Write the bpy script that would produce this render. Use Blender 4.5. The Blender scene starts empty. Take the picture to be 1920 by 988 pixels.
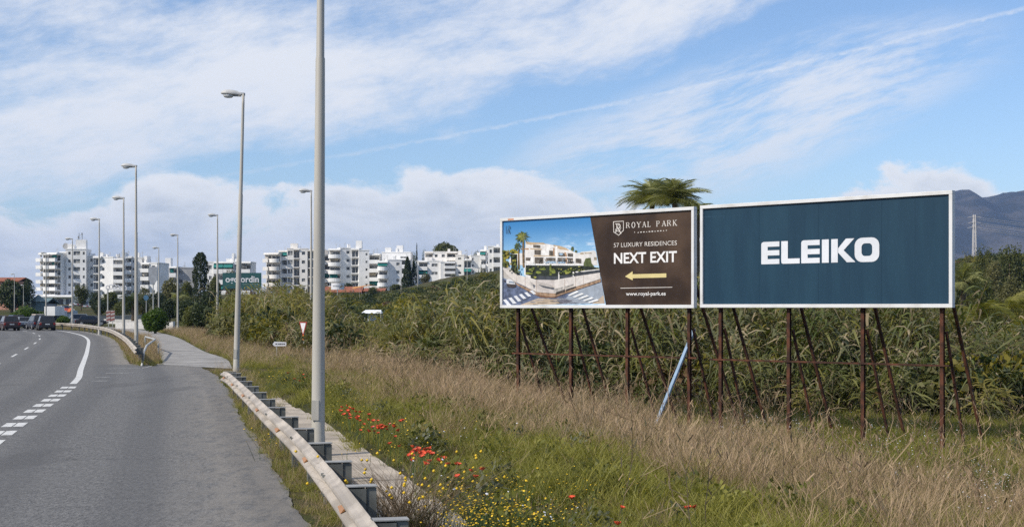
import bpy, bmesh, math, random
import numpy as np
from mathutils import Vector, Matrix
random.seed(7); rng = np.random.default_rng(7)
R = math.radians
scn = bpy.context.scene
COL = scn.collection

# ------------------------------------------------------------------ camera
CH, FPX, HOR = 2.4, 2500.0, 576.0          # eye height, focal length in photo pixels, horizon row
cam_d = bpy.data.cameras.new('camera'); cam = bpy.data.objects.new('camera', cam_d); COL.objects.link(cam)
cam.location = (0, 0, CH); cam.rotation_euler = (R(90), 0, 0)
cam_d.sensor_width = 36; cam_d.lens = 36 * FPX / 1920
cam_d.shift_y = (HOR - 494) / 1920; cam_d.clip_start = .3; cam_d.clip_end = 30000
scn.camera = cam
scn.cycles.max_bounces = 6; scn.cycles.diffuse_bounces = 3; scn.cycles.glossy_bounces = 2; scn.cycles.transmission_bounces = 4; scn.cycles.volume_bounces = 0; scn.cycles.use_denoising = False

# ------------------------------------------------------------------ sun, sky, exposure
SUN = Vector((-.74, -.48, .74)).normalized()
sl = bpy.data.lights.new('sun', 'SUN'); sl.energy = 3.4; sl.angle = R(1.6); sl.color = (1, .925, .81)
so = bpy.data.objects.new('sun', sl); COL.objects.link(so)
so.rotation_euler = (-SUN).to_track_quat('-Z', 'Y').to_euler(); so.location = (-40, -40, 60)
scn.view_settings.view_transform = 'Standard'; scn.view_settings.look = 'None'
scn.view_settings.exposure = 0.40; scn.view_settings.gamma = 1; scn.view_settings.use_curve_mapping = False

class NT:                                   # tiny node-tree helper
    def __init__(s, tree): s.t = tree; s.n = tree.nodes; s.l = tree.links
    def add(s, typ, **kw):
        n = s.n.new(typ)
        for k, v in kw.items(): setattr(n, k, v)
        return n
    def put(s, sock, v):
        if v is None: return
        if hasattr(v, 'is_linked') or isinstance(v, bpy.types.NodeSocket): s.l.new(v, sock)
        else: sock.default_value = v
    def math(s, op, a, b=None, c=None, clamp=False):
        n = s.add('ShaderNodeMath', operation=op, use_clamp=clamp)
        for i, v in enumerate((a, b, c)):
            if v is not None: s.put(n.inputs[i], v)
        return n.outputs[0]
    def smooth(s, v, a, b, lo=0., hi=1.):
        n = s.add('ShaderNodeMapRange', interpolation_type='SMOOTHSTEP')
        s.put(n.inputs[0], v); s.put(n.inputs[1], a); s.put(n.inputs[2], b); s.put(n.inputs[3], lo); s.put(n.inputs[4], hi)
        return n.outputs[0]
    def comb(s, x, y, z):
        n = s.add('ShaderNodeCombineXYZ')
        for i, v in enumerate((x, y, z)): s.put(n.inputs[i], v)
        return n.outputs[0]
    def noise(s, vec, scale, detail=4, rough=.55, dist=0.):
        n = s.add('ShaderNodeTexNoise'); s.put(n.inputs['Vector'], vec)
        n.inputs['Scale'].default_value = scale; n.inputs['Detail'].default_value = detail
        n.inputs['Roughness'].default_value = rough; n.inputs['Distortion'].default_value = dist
        return n.outputs[0]
    def mix(s, f, a, b, blend='MIX'):
        n = s.add('ShaderNodeMix', data_type='RGBA', blend_type=blend)
        s.put(n.inputs[0], f); s.put(n.inputs[6], a); s.put(n.inputs[7], b)
        return n.outputs[2]
def c4(c): return (c[0], c[1], c[2], 1)

world = bpy.data.worlds.new('World'); scn.world = world; world.use_nodes = True
T = NT(world.node_tree); T.n.clear()
sky = T.add('ShaderNodeTexSky', sky_type='NISHITA', sun_disc=False)
sky.sun_elevation = math.asin(SUN.z); sky.sun_rotation = math.atan2(SUN.x, SUN.y)
sky.altitude = 0; sky.air_density = 1.0; sky.dust_density = .2; sky.ozone_density = 2.5
g = T.add('ShaderNodeTexCoord').outputs['Generated']
sx = T.add('ShaderNodeSeparateXYZ'); T.l.new(g, sx.inputs[0])
AZ = T.math('ARCTAN2', sx.outputs[0], sx.outputs[1]); EL = T.math('ARCSINE', sx.outputs[2])
th = .267
S_ = T.math('ADD', T.math('MULTIPLY', AZ, math.cos(th)), T.math('MULTIPLY', EL, math.sin(th)))
T_ = T.math('SUBTRACT', T.math('MULTIPLY', EL, math.cos(th)), T.math('MULTIPLY', AZ, math.sin(th)))
warp = T.math('MULTIPLY', T.math('SUBTRACT', T.noise(T.comb(AZ, EL, 3.1), 5, 4, .6), .5), .035)
Tw = T.math('ADD', T_, warp)
# high cirrus sheet
n1 = T.noise(T.comb(T.math('MULTIPLY', S_, 6), T.math('MULTIPLY', Tw, 12), .7), 1.0, 10, .66, .0)
n2 = T.noise(T.comb(T.math('MULTIPLY', S_, 14), T.math('MULTIPLY', Tw, 50), 4.7), 1.0, 10, .68, .0)
nn = T.math('ADD', T.math('MULTIPLY', n1, .62), T.math('MULTIPLY', n2, .38))
# the sheet lies above a line that climbs to the right, and fills the left of the view
bank = T.math('MAXIMUM', T.smooth(Tw, .125, .185), T.math('MULTIPLY', T.smooth(AZ, -.10, -.30), T.smooth(EL, .07, .12)))
thin = T.smooth(T_, .20, .27, 0., .10)
cov = T.math('ADD', T.math('SUBTRACT', .625, T.math('MULTIPLY', bank, .36)), thin)
cir = T.math('MULTIPLY', T.smooth(nn, cov, T.math('ADD', cov, .30)), .93)
# wisps below the sheet
w1 = T.math('DIVIDE', T.math('SUBTRACT', S_, .20), .21); w2 = T.math('DIVIDE', T.math('SUBTRACT', Tw, .086), .055)
wm = T.smooth(T.math('ADD', T.math('MULTIPLY', w1, w1), T.math('MULTIPLY', w2, w2)), 1.1, .1)
wn = T.noise(T.comb(T.math('MULTIPLY', S_, 11), T.math('MULTIPLY', Tw, 52), 9.3), 1.0, 10, .68, .0)
wisp = T.math('MULTIPLY', T.math('MULTIPLY', wm, T.smooth(wn, .34, .62)), .80)
# contrail
ct = T.math('SUBTRACT', EL, T.math('ADD', .1365, T.math('MULTIPLY', AZ, .19)))
ctn = T.noise(T.comb(T.math('MULTIPLY', AZ, 90), T.math('MULTIPLY', EL, 130), 1.), 1., 6, .65)
cta = T.math('ABSOLUTE', T.math('ADD', ct, T.math('MULTIPLY', T.math('SUBTRACT', ctn, .5), .0065)))
trail = T.math('MULTIPLY', T.math('MULTIPLY', T.smooth(cta, .0024, .0001), T.smooth(ctn, .25, .7, .08, .50)), T.smooth(AZ, -.30, .20, .35, 1.))
# cumulus bank on the horizon
pn = T.noise(T.comb(T.math('MULTIPLY', AZ, 9), T.math('MULTIPLY', EL, 17), 5.35), 1., 10, .58, .3)
pb = T.noise(T.comb(T.math('MULTIPLY', AZ, 5.0), T.math('MULTIPLY', EL, 4), 12.9), 1., 3, .5)
hgt = T.math('ADD', T.math('ADD', .082, T.math('MULTIPLY', T.math('SUBTRACT', pb, .5), .12)), T.math('MULTIPLY', T.math('SUBTRACT', pn, .5), .19))
dep_ = T.math('SUBTRACT', hgt, EL)
cum = T.math('MULTIPLY', T.smooth(dep_, -.002, .016), .90)
shade = T.smooth(dep_, .004, .060)
cn = T.noise(T.comb(T.math('MULTIPLY', AZ, 14), T.math('MULTIPLY', EL, 46), 7.), 1., 8, .6, .4)
ccol = T.mix(T.math('MULTIPLY', shade, T.smooth(cn, .30, .58, .25, 1.)), (7.4, 7.35, 7.3, 1), (4.8, 5.05, 5.4, 1))
skyc = T.mix(1.0, sky.outputs[0], (.90, .95, 1.05, 1), 'MULTIPLY')
c0 = T.mix(T.math('MAXIMUM', cir, wisp), skyc, (6.5, 6.65, 6.95, 1))
c0 = T.mix(trail, c0, (6.6, 6.8, 7.1, 1))
c0 = T.mix(cum, c0, ccol)
bg = T.add('ShaderNodeBackground'); T.l.new(c0, bg.inputs[0]); bg.inputs[1].default_value = .105
T.l.new(bg.outputs[0], T.add('ShaderNodeOutputWorld').inputs[0])

# ------------------------------------------------------------------ materials
_m = {}
def M(name, col, rough=.7, var=.12, scale=4., metal=0., bump=0., bscale=40., col2=None, detail=5, spec=.4, lo=.4, hi=.62, stretch=None):
    if name in _m: return _m[name]
    m = bpy.data.materials.new(name); m.use_nodes = True; t = NT(m.node_tree)
    b = t.n['Principled BSDF']; b.inputs['Roughness'].default_value = rough
    b.inputs['Metallic'].default_value = metal; b.inputs['Specular IOR Level'].default_value = spec
    co = t.add('ShaderNodeTexCoord').outputs['Object']
    if stretch:
        mp = t.add('ShaderNodeMapping'); t.l.new(co, mp.inputs[0]); mp.inputs['Scale'].default_value = stretch; co = mp.outputs[0]
    f = t.smooth(t.noise(co, scale, detail), lo, hi)
    a = col if col2 else tuple(x * (1 - var) for x in col); d = col2 or tuple(min(1, x * (1 + var)) for x in col)
    t.put(b.inputs['Base Color'], t.mix(f, c4(a), c4(d)))
    if bump:
        bp = t.add('ShaderNodeBump'); bp.inputs['Strength'].default_value = bump; bp.inputs['Distance'].default_value = .02
        t.l.new(t.noise(co, bscale, 4), bp.inputs['Height']); t.l.new(bp.outputs[0], b.inputs['Normal'])
    _m[name] = m; return m
def leaf(name, a, b_, trans=.35, rough=.55):
    """foliage: colour differs from leaf to leaf and from plant to plant"""
    if name in _m: return _m[name]
    m = bpy.data.materials.new(name); m.use_nodes = True; t = NT(m.node_tree); t.n.clear()
    geo = t.add('ShaderNodeNewGeometry'); oi = t.add('ShaderNodeObjectInfo')
    f = t.math('ADD', t.math('MULTIPLY', geo.outputs['Random Per Island'], .55), t.math('MULTIPLY', oi.outputs['Random'], .45))
    nz = t.noise(geo.outputs['Position'], .35, 3)
    f = t.math('ADD', f, t.math('MULTIPLY', t.math('SUBTRACT', nz, .5), .8), clamp=True)
    colr = t.mix(f, c4(a), c4(b_))
    d = t.add('ShaderNodeBsdfPrincipled'); t.l.new(colr, d.inputs['Base Color']); d.inputs['Roughness'].default_value = rough
    d.inputs['Specular IOR Level'].default_value = .3
    tr = t.add('ShaderNodeBsdfTranslucent'); t.l.new(t.mix(1., colr, (1.1, 1.1, .5, 1), 'MULTIPLY'), tr.inputs[0])
    mx = t.add('ShaderNodeMixShader'); mx.inputs[0].default_value = trans
    t.l.new(d.outputs[0], mx.inputs[1]); t.l.new(tr.outputs[0], mx.inputs[2])
    t.l.new(mx.outputs[0], t.add('ShaderNodeOutputMaterial').inputs[0])
    _m[name] = m; return m

white_wall = M('white_render', (.80, .79, .77), .85, .05, .3)
dark_glass = M('dark_glass', (.06, .068, .075), .12, .4, .3, spec=.6)
shade_glass = M('blind_glass', (.22, .22, .21), .35, .3, .4)
rust = M('rusty_steel', (.035, .015, .009), .9, 0, 3., col2=(.105, .038, .019), bump=.4, bscale=60)
galv = M('galvanised', (.42, .42, .40), .5, .10, 2., metal=.15, bump=.05)
lamp_paint = M('lamp_pole_paint', (.42, .40, .355), .45, .10, .9, bump=.08, bscale=25, stretch=(1, 1, .12), spec=.3)
beam_paint = M('weathered_rail', (.37, .33, .285), .7, .2, 1.3, bump=.05, bscale=9)
post_steel = M('dull_post_steel', (.13, .135, .125), .7, .25, 3.)
white_alu = M('white_aluminium', (.66, .665, .67), .5, 0, 1.6, col2=(.52, .51, .49), lo=.45, hi=.8, detail=8)

# ------------------------------------------------------------------ mesh helpers
def tag(o, label=None, cat=None, group=None, kind=None):
    if label: o['label'] = label
    if cat: o['category'] = cat
    if group: o['group'] = group
    if kind: o['kind'] = kind
    return o
def empty(name, loc, rz=0., label=None, cat=None, group=None):
    o = bpy.data.objects.new(name, None); o.empty_display_size = .2; COL.objects.link(o)
    o.location = loc; o.rotation_euler = (0, 0, rz); return tag(o, label, cat, group)
def link(name, mesh, mats=None, parent=None, local=False):
    if mats is not None:
        for m in (mats if isinstance(mats, (list, tuple)) else [mats]): mesh.materials.append(m)
    o = bpy.data.objects.new(name, mesh); COL.objects.link(o)
    if parent is not None:
        o.parent = parent
        if not local:                       # vertices are in world space: undo the parent's placement (and its parent's)
            mw = Matrix.Identity(4); p = parent
            while p is not None:
                mw = Matrix.LocRotScale(p.location, p.rotation_euler, p.scale) @ mw
                if p.parent is not None: mw = p.matrix_parent_inverse @ mw
                p = p.parent
            o.matrix_parent_inverse = mw.inverted()
    return o
class MB:
    def __init__(s): s.v = []; s.f = []; s.mi = []; s.cm = 0
    def add(s, vs, fs):
        k = len(s.v); s.v += [tuple(v) for v in vs]
        for f in fs: s.f.append(tuple(i + k for i in f)); s.mi.append(s.cm)
        return s
    def poly(s, pts): return s.add(pts, [range(len(pts))])
    def box(s, c, sz, mtx=None):
        hx, hy, hz = sz[0] / 2, sz[1] / 2, sz[2] / 2
        vs = [Vector((c[0] + i * hx, c[1] + j * hy, c[2] + k * hz)) for k in (-1, 1) for j in (-1, 1) for i in (-1, 1)]
        if mtx is not None: vs = [mtx @ v for v in vs]
        return s.add(vs, [(0, 2, 3, 1), (4, 5, 7, 6), (0, 1, 5, 4), (2, 6, 7, 3), (0, 4, 6, 2), (1, 3, 7, 5)])
    def box2(s, x0, x1, y0, y1, z0, z1, mtx=None): return s.box(((x0 + x1) / 2, (y0 + y1) / 2, (z0 + z1) / 2), (x1 - x0, y1 - y0, z1 - z0), mtx)
    def loft(s, rings, cap=True, closed=True):
        n = len(rings[0]); vs = [p for r in rings for p in r]; fs = []
        for i in range(len(rings) - 1):
            for j in range(n if closed else n - 1):
                a, b = i * n + j, i * n + (j + 1) % n
                fs.append((a, b, b + n, a + n))
        if cap and closed: fs.append(tuple(reversed(range(n)))); fs.append(tuple(range((len(rings) - 1) * n, len(rings) * n)))
        return s.add(vs, fs)
    def tube(s, path, rad, n=8, cap=True):
        path = [Vector(p) for p in path]; rings = []
        if not hasattr(rad, '__len__'): rad = [rad] * len(path)
        for i, p in enumerate(path):
            d = (path[min(i + 1, len(path) - 1)] - path[max(i - 1, 0)]).normalized()
            u = d.cross(Vector((0, 1, 0)) if abs(d.y) < .9 else Vector((1, 0, 0))).normalized(); w = d.cross(u)
            rings.append([p + (u * math.cos(2 * math.pi * j / n) + w * math.sin(2 * math.pi * j / n)) * rad[i] for j in range(n)])
        return s.loft(rings, cap)
    def bar(s, a, b, w, h):                 # rectangular bar from a to b
        a, b = Vector(a), Vector(b); d = (b - a); L = d.length; d.normalize()
        x = d.cross(Vector((0, 0, 1)))
        x = x.normalized() if x.length > 1e-4 else Vector((1, 0, 0)); z = x.cross(d)
        m = Matrix(((x.x, d.x, z.x, a.x), (x.y, d.y, z.y, a.y), (x.z, d.z, z.z, a.z), (0, 0, 0, 1)))
        return s.box((0, L / 2, 0), (w, L, h), m)
    def build(s, name, mats, parent=None, local=False, smooth=False, bevel=0):
        me = bpy.data.meshes.new(name); me.from_pydata(s.v, [], s.f)
        if any(s.mi): me.polygons.foreach_set('material_index', s.mi)
        bm = bmesh.new(); bm.from_mesh(me); bmesh.ops.recalc_face_normals(bm, faces=bm.faces)
        if bevel: bmesh.ops.bevel(bm, geom=bm.edges[:], offset=bevel, segments=2, affect='EDGES', profile=.6)
        bm.to_mesh(me); bm.free()
        if smooth: me.polygons.foreach_set('use_smooth', [True] * len(me.polygons))
        return link(name, me, mats, parent, local)
def np_mesh(name, V, F, mat=None, smooth=False):
    me = bpy.data.meshes.new(name); V = np.asarray(V, np.float32); F = np.asarray(F, np.int32); k = F.shape[1]
    me.vertices.add(len(V)); me.vertices.foreach_set('co', V.ravel())
    me.loops.add(F.size); me.loops.foreach_set('vertex_index', F.ravel())
    me.polygons.add(len(F)); me.polygons.foreach_set('loop_start', np.arange(0, F.size, k, dtype=np.int32))
    if smooth: me.polygons.foreach_set('use_smooth', np.ones(len(F), bool))
    me.update(calc_edges=True); me.validate()
    if mat: me.materials.append(mat)
    return me
def copy_tree(o, parent=None):
    c = o.copy(); COL.objects.link(c); c.parent = parent
    for ch in o.children: copy_tree(ch, c)
    return c

# ------------------------------------------------------------------ measuring the place
def sstep(a, b, x):
    t = np.clip((x - a) / (b - a), 0, 1); return t * t * (3 - 2 * t)
def catmull(P, step=1.0):
    P = [np.array(p, float) for p in P]; out = []
    P = [2 * P[0] - P[1]] + P + [2 * P[-1] - P[-2]]
    for i in range(1, len(P) - 2):
        n = max(2, int(np.linalg.norm(P[i + 1] - P[i]) / step))
        for k in range(n):
            t = k / n; a, b, c, d = P[i - 1:i + 3]
            out.append(.5 * ((2 * b) + (c - a) * t + (2 * a - 5 * b + 4 * c - d) * t * t + (3 * b - a - 3 * c + d) * t ** 3))
    out.append(P[-2]); return np.array(out)
EDGE = catmull([(2.2, -28), (-1.6, -9), (-4.1, 2), (-6.9, 14.4), (-9.75, 25.6), (-13.9, 42.3), (-17, 52.6), (-24.2, 76), (-32.4, 101.7),
                (-39.6, 121), (-47.8, 139), (-58, 153), (-72, 164), (-92, 172), (-135, 178), (-220, 180)], .8)
def normals(P):
    t = np.gradient(P, axis=0); t /= np.linalg.norm(t, axis=1)[:, None]
    return np.stack([t[:, 1], -t[:, 0]], 1)
EN = normals(EDGE); ES = np.concatenate([[0], np.cumsum(np.linalg.norm(np.diff(EDGE, axis=0), axis=1))])
def epos(s, off):
    x = np.interp(s, ES, EDGE[:, 0]); y = np.interp(s, ES, EDGE[:, 1]); nx = np.interp(s, ES, EN[:, 0]); ny = np.interp(s, ES, EN[:, 1])
    return x + nx * off, y + ny * off
def s_at_y(y): return float(np.interp(y, EDGE[:, 1], ES))
SL = catmull([(-14.5, 55.5), (-18.9, 71.4), (-22.9, 86), (-27.4, 101), (-32.6, 117), (-40, 137), (-51, 161), (-71, 190)], 1.0)
SR = catmull([(-10.9, 52.0), (-13.3, 62.0), (-16.4, 71.4), (-20.7, 86), (-25.1, 101), (-30.2, 117), (-37.5, 137), (-48.5, 161), (-68, 190)], 1.0)
RX = np.array([(3.4, -28), (2.6, -9), (.6, 2), (-2.13, 14.4), (-3.0, 18), (-5.1, 26), (-7.6, 36), (-9.9, 45), (-10.8, 52), (-15.6, 70), (-22.7, 94), (-29, 114),
               (-36.5, 135), (-47.5, 160), (-90, 260), (-200, 500)])
def road_right(y): return np.interp(y, RX[:, 1], RX[:, 0])
PROF = np.array([(-1500, 574), (-400, 574), (0, 573), (72, 573), (230, 572), (330, 560), (480, 552), (560, 554), (620, 560), (700, 558), (760, 545), (850, 524), (940, 512), (1300, 506),
                 (1600, 502), (1790, 496), (1850, 488), (1920, 482), (2200, 478), (3000, 500), (6000, 560)])
def H(x, y):
    x = np.asarray(x, float); y = np.asarray(y, float)
    d = (x - road_right(y)) * .965
    z = -1.5 * sstep(2.0, 15., d) * (1 - sstep(70, 150, y))
    yy = np.maximum(y, 30.); px = np.clip(960 + FPX * x / yy, -1400, 5500)
    zh = CH + (HOR - np.interp(px, PROF[:, 0], PROF[:, 1])) / FPX * 470
    k = sstep(165, 440, y) * (1 - sstep(560, 1500, y))
    z = z * (1 - k) + zh * k
    z = z + .9 * (sstep(.6, 3, -(x - np.interp(y, EDGE[:, 1], EDGE[:, 0]) + 9.5)) ) * (1 - sstep(110, 300, y)) * .55   # bank left of the carriageway
    far = sstep(190, 330, y); z = z + far * .5 * np.sin(x * .09 + 1.3) * np.cos(y * .07)
    z = z + .07 * np.sin(x * 1.3 + .6 * y) * np.cos(y * .9 - .4 * x) * sstep(1.8, 3.5, d)
    return z
def h1(x, y): return float(H(x, y))
def at(px, py, Y): return Vector(((px - 960) / FPX * Y, Y, CH + (HOR - py) / FPX * Y))
def hit(px, py, dz=0.):
    """where the sight line through a photo pixel meets the ground raised by dz"""
    Y = np.arange(8, 600, .05); X = (px - 960) / FPX * Y; Z = CH + (HOR - py) / FPX * Y
    i = int(np.argmax(Z <= H(X, Y) + dz)); return Vector((X[i], Y[i], h1(X[i], Y[i])))

# ================================================================== THE SETTING
# ------------------------------------------------------------------ ground
def geo(a, b, n): return list(np.geomspace(a, b, n))
gx = np.array(sorted([-x for x in geo(78, 9000, 34)] + list(np.arange(-75, 48, .8)) + geo(50, 9000, 36)))
gy = np.array([-3000, -900, -300, -120, -60, -35] + list(np.arange(-22, 96, .8)) + geo(97, 9500, 74))
GX, GY = np.meshgrid(gx, gy); GZ = H(GX, GY) - .014
nx_, ny_ = len(gx), len(gy)
idx = np.arange(nx_ * ny_).reshape(ny_, nx_)
F = np.stack([idx[:-1, :-1], idx[:-1, 1:], idx[1:, 1:], idx[1:, :-1]], -1).reshape(-1, 4)
mg = bpy.data.materials.new('rough_grass_ground'); mg.use_nodes = True; t = NT(mg.node_tree); b = t.n['Principled BSDF']; b.inputs['Roughness'].default_value = 1; b.inputs['Specular IOR Level'].default_value = .1
co = t.add('ShaderNodeNewGeometry').outputs['Position']
dry = t.smooth(t.noise(co, .22, 5), .40, .62); fine = t.noise(co, 7, 6, .65)
gcol = t.mix(dry, (.060, .068, .022, 1), (.115, .085, .048, 1))
gcol = t.mix(t.smooth(fine, .3, .75), gcol, (.03, .034, .012, 1))
gcol = t.mix(t.smooth(t.noise(co, .035, 4), .45, .62, 0, .6), gcol, (.055, .075, .022, 1))
t.put(b.inputs['Base Color'], gcol)
bp = t.add('ShaderNodeBump'); bp.inputs['Strength'].default_value = .8; bp.inputs['Distance'].default_value = .08; t.l.new(fine, bp.inputs['Height']); t.l.new(bp.outputs[0], b.inputs['Normal'])
ground = link('ground', np_mesh('ground', np.stack([GX, GY, GZ], -1).reshape(-1, 3), F, mg, True)); tag(ground, kind='structure')

# ------------------------------------------------------------------ carriageway
ma = bpy.data.materials.new('worn_asphalt'); ma.use_nodes = True; t = NT(ma.node_tree); b = t.n['Principled BSDF']
geo_n = t.add('ShaderNodeNewGeometry'); co = geo_n.outputs['Position']; b.inputs['Specular IOR Level'].default_value = .25
at_e = t.add('ShaderNodeAttribute'); at_e.attribute_name = 'edge_dust'
at_t = t.add('ShaderNodeAttribute'); at_t.attribute_name = 'lane'
mps = t.add('ShaderNodeMapping'); t.l.new(co, mps.inputs[0]); mps.inputs['Scale'].default_value = (1, .30, 1); cs = mps.outputs[0]
speck = t.math('ADD', t.math('MULTIPLY', t.noise(cs, 60, 2, .7), .5), t.math('MULTIPLY', t.noise(cs, 19, 3, .8), .5)); patch = t.noise(co, .33, 5, .6); mid = t.noise(co, 3.1, 5, .6)
ac = t.mix(t.smooth(speck, .36, .64), (.060, .061, .064, 1), (.215, .212, .207, 1))
ac = t.mix(t.smooth(patch, .38, .66, 0, .45), ac, (.145, .144, .142, 1))
ac = t.mix(t.smooth(mid, .45, .75, 0, .35), ac, (.070, .071, .073, 1))
dust = t.math('MULTIPLY', at_e.outputs['Fac'], t.smooth(t.noise(cs, 4.5, 6, .75), .34, .58), clamp=True)
ac = t.mix(t.math('MULTIPLY', dust, .85), ac, (.29, .262, .225, 1))
# polished wheel tracks, lighter than the bitumen between them
tr = t.smooth(t.math('ABSOLUTE', t.math('SUBTRACT', t.math('ABSOLUTE', t.math('SUBTRACT', t.math('FRACT', t.math('DIVIDE', at_t.outputs['Fac'], 3.5)), .5)), .25)), .16, .05)
ac = t.mix(t.math('MULTIPLY', tr, .40), ac, (.085, .086, .089, 1))
vo = t.add('ShaderNodeTexVoronoi', feature='DISTANCE_TO_EDGE'); vo.inputs['Scale'].default_value = .16
wv = t.add('ShaderNodeVectorMath', operation='ADD'); t.l.new(co, wv.inputs[0]); nv = t.add('ShaderNodeTexNoise'); t.l.new(co, nv.inputs[0]); nv.inputs['Scale'].default_value = .9; nv.inputs['Detail'].default_value = 5
sc_ = t.add('ShaderNodeVectorMath', operation='SCALE'); t.l.new(nv.outputs[1], sc_.inputs[0]); sc_.inputs['Scale'].default_value = 3.2; t.l.new(sc_.outputs[0], wv.inputs[1]); t.l.new(wv.outputs[0], vo.inputs['Vector'])
crack = t.math('MULTIPLY', t.smooth(vo.outputs[0], .0042, .0008), t.smooth(t.noise(co, .12, 2), .45, .6))
ac = t.mix(t.math('MULTIPLY', crack, .7), ac, (.03, .03, .03, 1))
ac = t.mix(t.smooth(t.noise(cs, .55, 4, .5), .58, .66, 0, .35), ac, (.070, .070, .072, 1))
t.put(b.inputs['Base Color'], ac); b.inputs['Roughness'].default_value = .88
bp = t.add('ShaderNodeBump'); bp.inputs['Strength'].default_value = .55; bp.inputs['Distance'].default_value = .012; t.l.new(t.noise(co, 62, 3, .7), bp.inputs['Height']); t.l.new(bp.outputs[0], b.inputs['Normal'])
ss = np.arange(0, s_at_y(10.), 1.).tolist() + np.arange(s_at_y(10.), s_at_y(56.), .2).tolist() + np.arange(s_at_y(56.), ES[-1], 1.6).tolist()
V, ED, LN, NC = [], [], [], 14
for s in ss:
    y0 = float(np.interp(s, ES, EDGE[:, 1]))
    r = 4.60 + .06 * math.sin(s * 1.1) * math.sin(s * .61) + .012 * math.sin(s * 5.1 + 2 * math.sin(s)) + .010 * math.sin(s * 11.3 + 3 * math.sin(s * .7)) if y0 < 54.6 else max(1.9, 4.62 - (y0 - 54.6) * 2.2)
    for k in range(NC):
        o = -8.2 + (r + 8.2) * (k / (NC - 1)) ** .9 if k else -8.2
        x, y = epos(s, o); V.append((x, y, 0.0)); LN.append(o + 70.)
        ED.append(max(0, 1 - (r - o) / 1.5))
n = len(ss); idx = np.arange(n * NC).reshape(n, NC)
F = np.stack([idx[:-1, :-1], idx[:-1, 1:], idx[1:, 1:], idx[1:, :-1]], -1).reshape(-1, 4)
me = np_mesh('road', V, F, ma)
for nm, d in (('edge_dust', ED), ('lane', LN)):
    a_ = me.attributes.new(nm, 'FLOAT', 'POINT'); a_.data.foreach_set('value', np.array(d, np.float32))
road = tag(link('road', me), kind='structure')

# side road of pale concrete
concrete = M('pale_concrete', (.27, .26, .245), .9, .16, .9, bump=.3, bscale=25, detail=8)
mb = MB(); K = 60; qa = np.linspace(0, 1, K)
LP = np.stack([np.interp(qa, np.linspace(0, 1, len(SL)), SL[:, k]) for k in (0, 1)], 1); RP = np.stack([np.interp(qa, np.linspace(0, 1, len(SR)), SR[:, k]) for k in (0, 1)], 1)
def sz(p): return .006 + max(0, h1(p[0], p[1])) * float(sstep(120, 150, p[1])) * 1.02
for i in range(K - 1): mb.poly([(p[0], p[1], sz(p)) for p in (RP[i], LP[i], LP[i + 1], RP[i + 1])])
tag(mb.build('side_road', concrete), kind='structure')

# footpath slabs behind the guard rail
RAIL = catmull([(.75, 2), (-1.03, 10.1), (-2.18, 15), (-3.02, 18.3), (-3.84, 21.3), (-5.14, 26.2), (-7.90, 36.5)], .5)
def rail_at(y, off=0.):
    x = np.interp(y, RAIL[:, 1], RAIL[:, 0]); dx = np.interp(y + .5, RAIL[:, 1], RAIL[:, 0]) - np.interp(y - .5, RAIL[:, 1], RAIL[:, 0])
    l = math.hypot(dx, 1.); return x + off / l, y - off * dx / l
path_mat = M('footpath_concrete', (.40, .345, .28), .95, .18, 1.1, bump=.35, bscale=18, detail=8)
path = tag(bpy.data.objects.new('footpath', None), kind='structure'); COL.objects.link(path)
y = 8.0
while y < 34.5:
    L = 1.45; mb = MB(); j = [random.uniform(-.04, .04) for _ in range(4)]
    o1 = 1.60 if y < 26 else 1.60 - (y - 26) * .03
    a, b_ = rail_at(y + .012, .68 + j[0]), rail_at(y + .012, o1 + j[1]); c, d = rail_at(y + L - .012, o1 + j[2]), rail_at(y + L - .012, .68 + j[3])
    zt = .012 + random.uniform(-.006, .006)
    mb.loft([[(p[0], p[1], -.10) for p in (a, b_, c, d)], [(p[0], p[1], zt) for p in (a, b_, c, d)]])
    mb.build('slab', path_mat, path); y += L

# ------------------------------------------------------------------ painted markings
paint = M('road_paint', (.60, .60, .58), .7, 0, 7., col2=(.20, .20, .195), lo=.50, hi=.74, detail=10)
paint_old = M('worn_road_paint', (.17, .17, .168), .8, 0, 6., col2=(.34, .34, .33), lo=.45, hi=.7, detail=8)
def stripe(mb, s0, s1, o0, o1, z=.005, step=1.0):
    n = max(1, int(math.ceil((s1 - s0) / step)))
    for k in range(n):
        a, b_ = s0 + (s1 - s0) * k / n, s0 + (s1 - s0) * (k + 1) / n
        q = [epos(a, o0), epos(a, o1), epos(b_, o1), epos(b_, o0)]
        mb.poly([(p[0], p[1], z) for p in q])
def marking(name, mb, mat): return tag(mb.build(name, mat), kind='structure')
mb = MB(); stripe(mb, s_at_y(41.8), ES[-1] - 5, -.10, .11); marking('edge_line_marking', mb, paint)
mb = MB(); stripe(mb, 0, ES[-1] - 5, -6.85, -6.67); marking('left_edge_line_marking', mb, paint)
s = s_at_y(12.) + .35
dash_root = tag(bpy.data.objects.new('block_line_marking', None), kind='structure'); COL.objects.link(dash_root)
while s < s_at_y(41.0):
    mb = MB(); stripe(mb, s, s + .95, -.21, -.012); stripe(mb, s + .015, s + .96, .012, .21); mb.build('dash', paint, dash_root); s += 1.86
dash_root = tag(bpy.data.objects.new('lane_line_marking', None), kind='structure'); COL.objects.link(dash_root)
s = s_at_y(54.0) - 48
while s < ES[-1] - 30:
    mb = MB(); stripe(mb, s, s + 4.2, -3.47, -3.35); mb.build('dash', paint, dash_root); s += 12.
mb = MB()
for s0, o0, o1 in ((s_at_y(43), .5, 1.0), (s_at_y(45.2), .55, 1.05), (s_at_y(48.), .9, 2.0), (s_at_y(51.5), 1.0, 2.2)):
    stripe(mb, s0, s0 + .45, o0, o1)
marking('worn_nose_marking', mb, paint_old)
mb = MB(); a, b_ = hit(267, 690), hit(305, 681)
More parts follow.
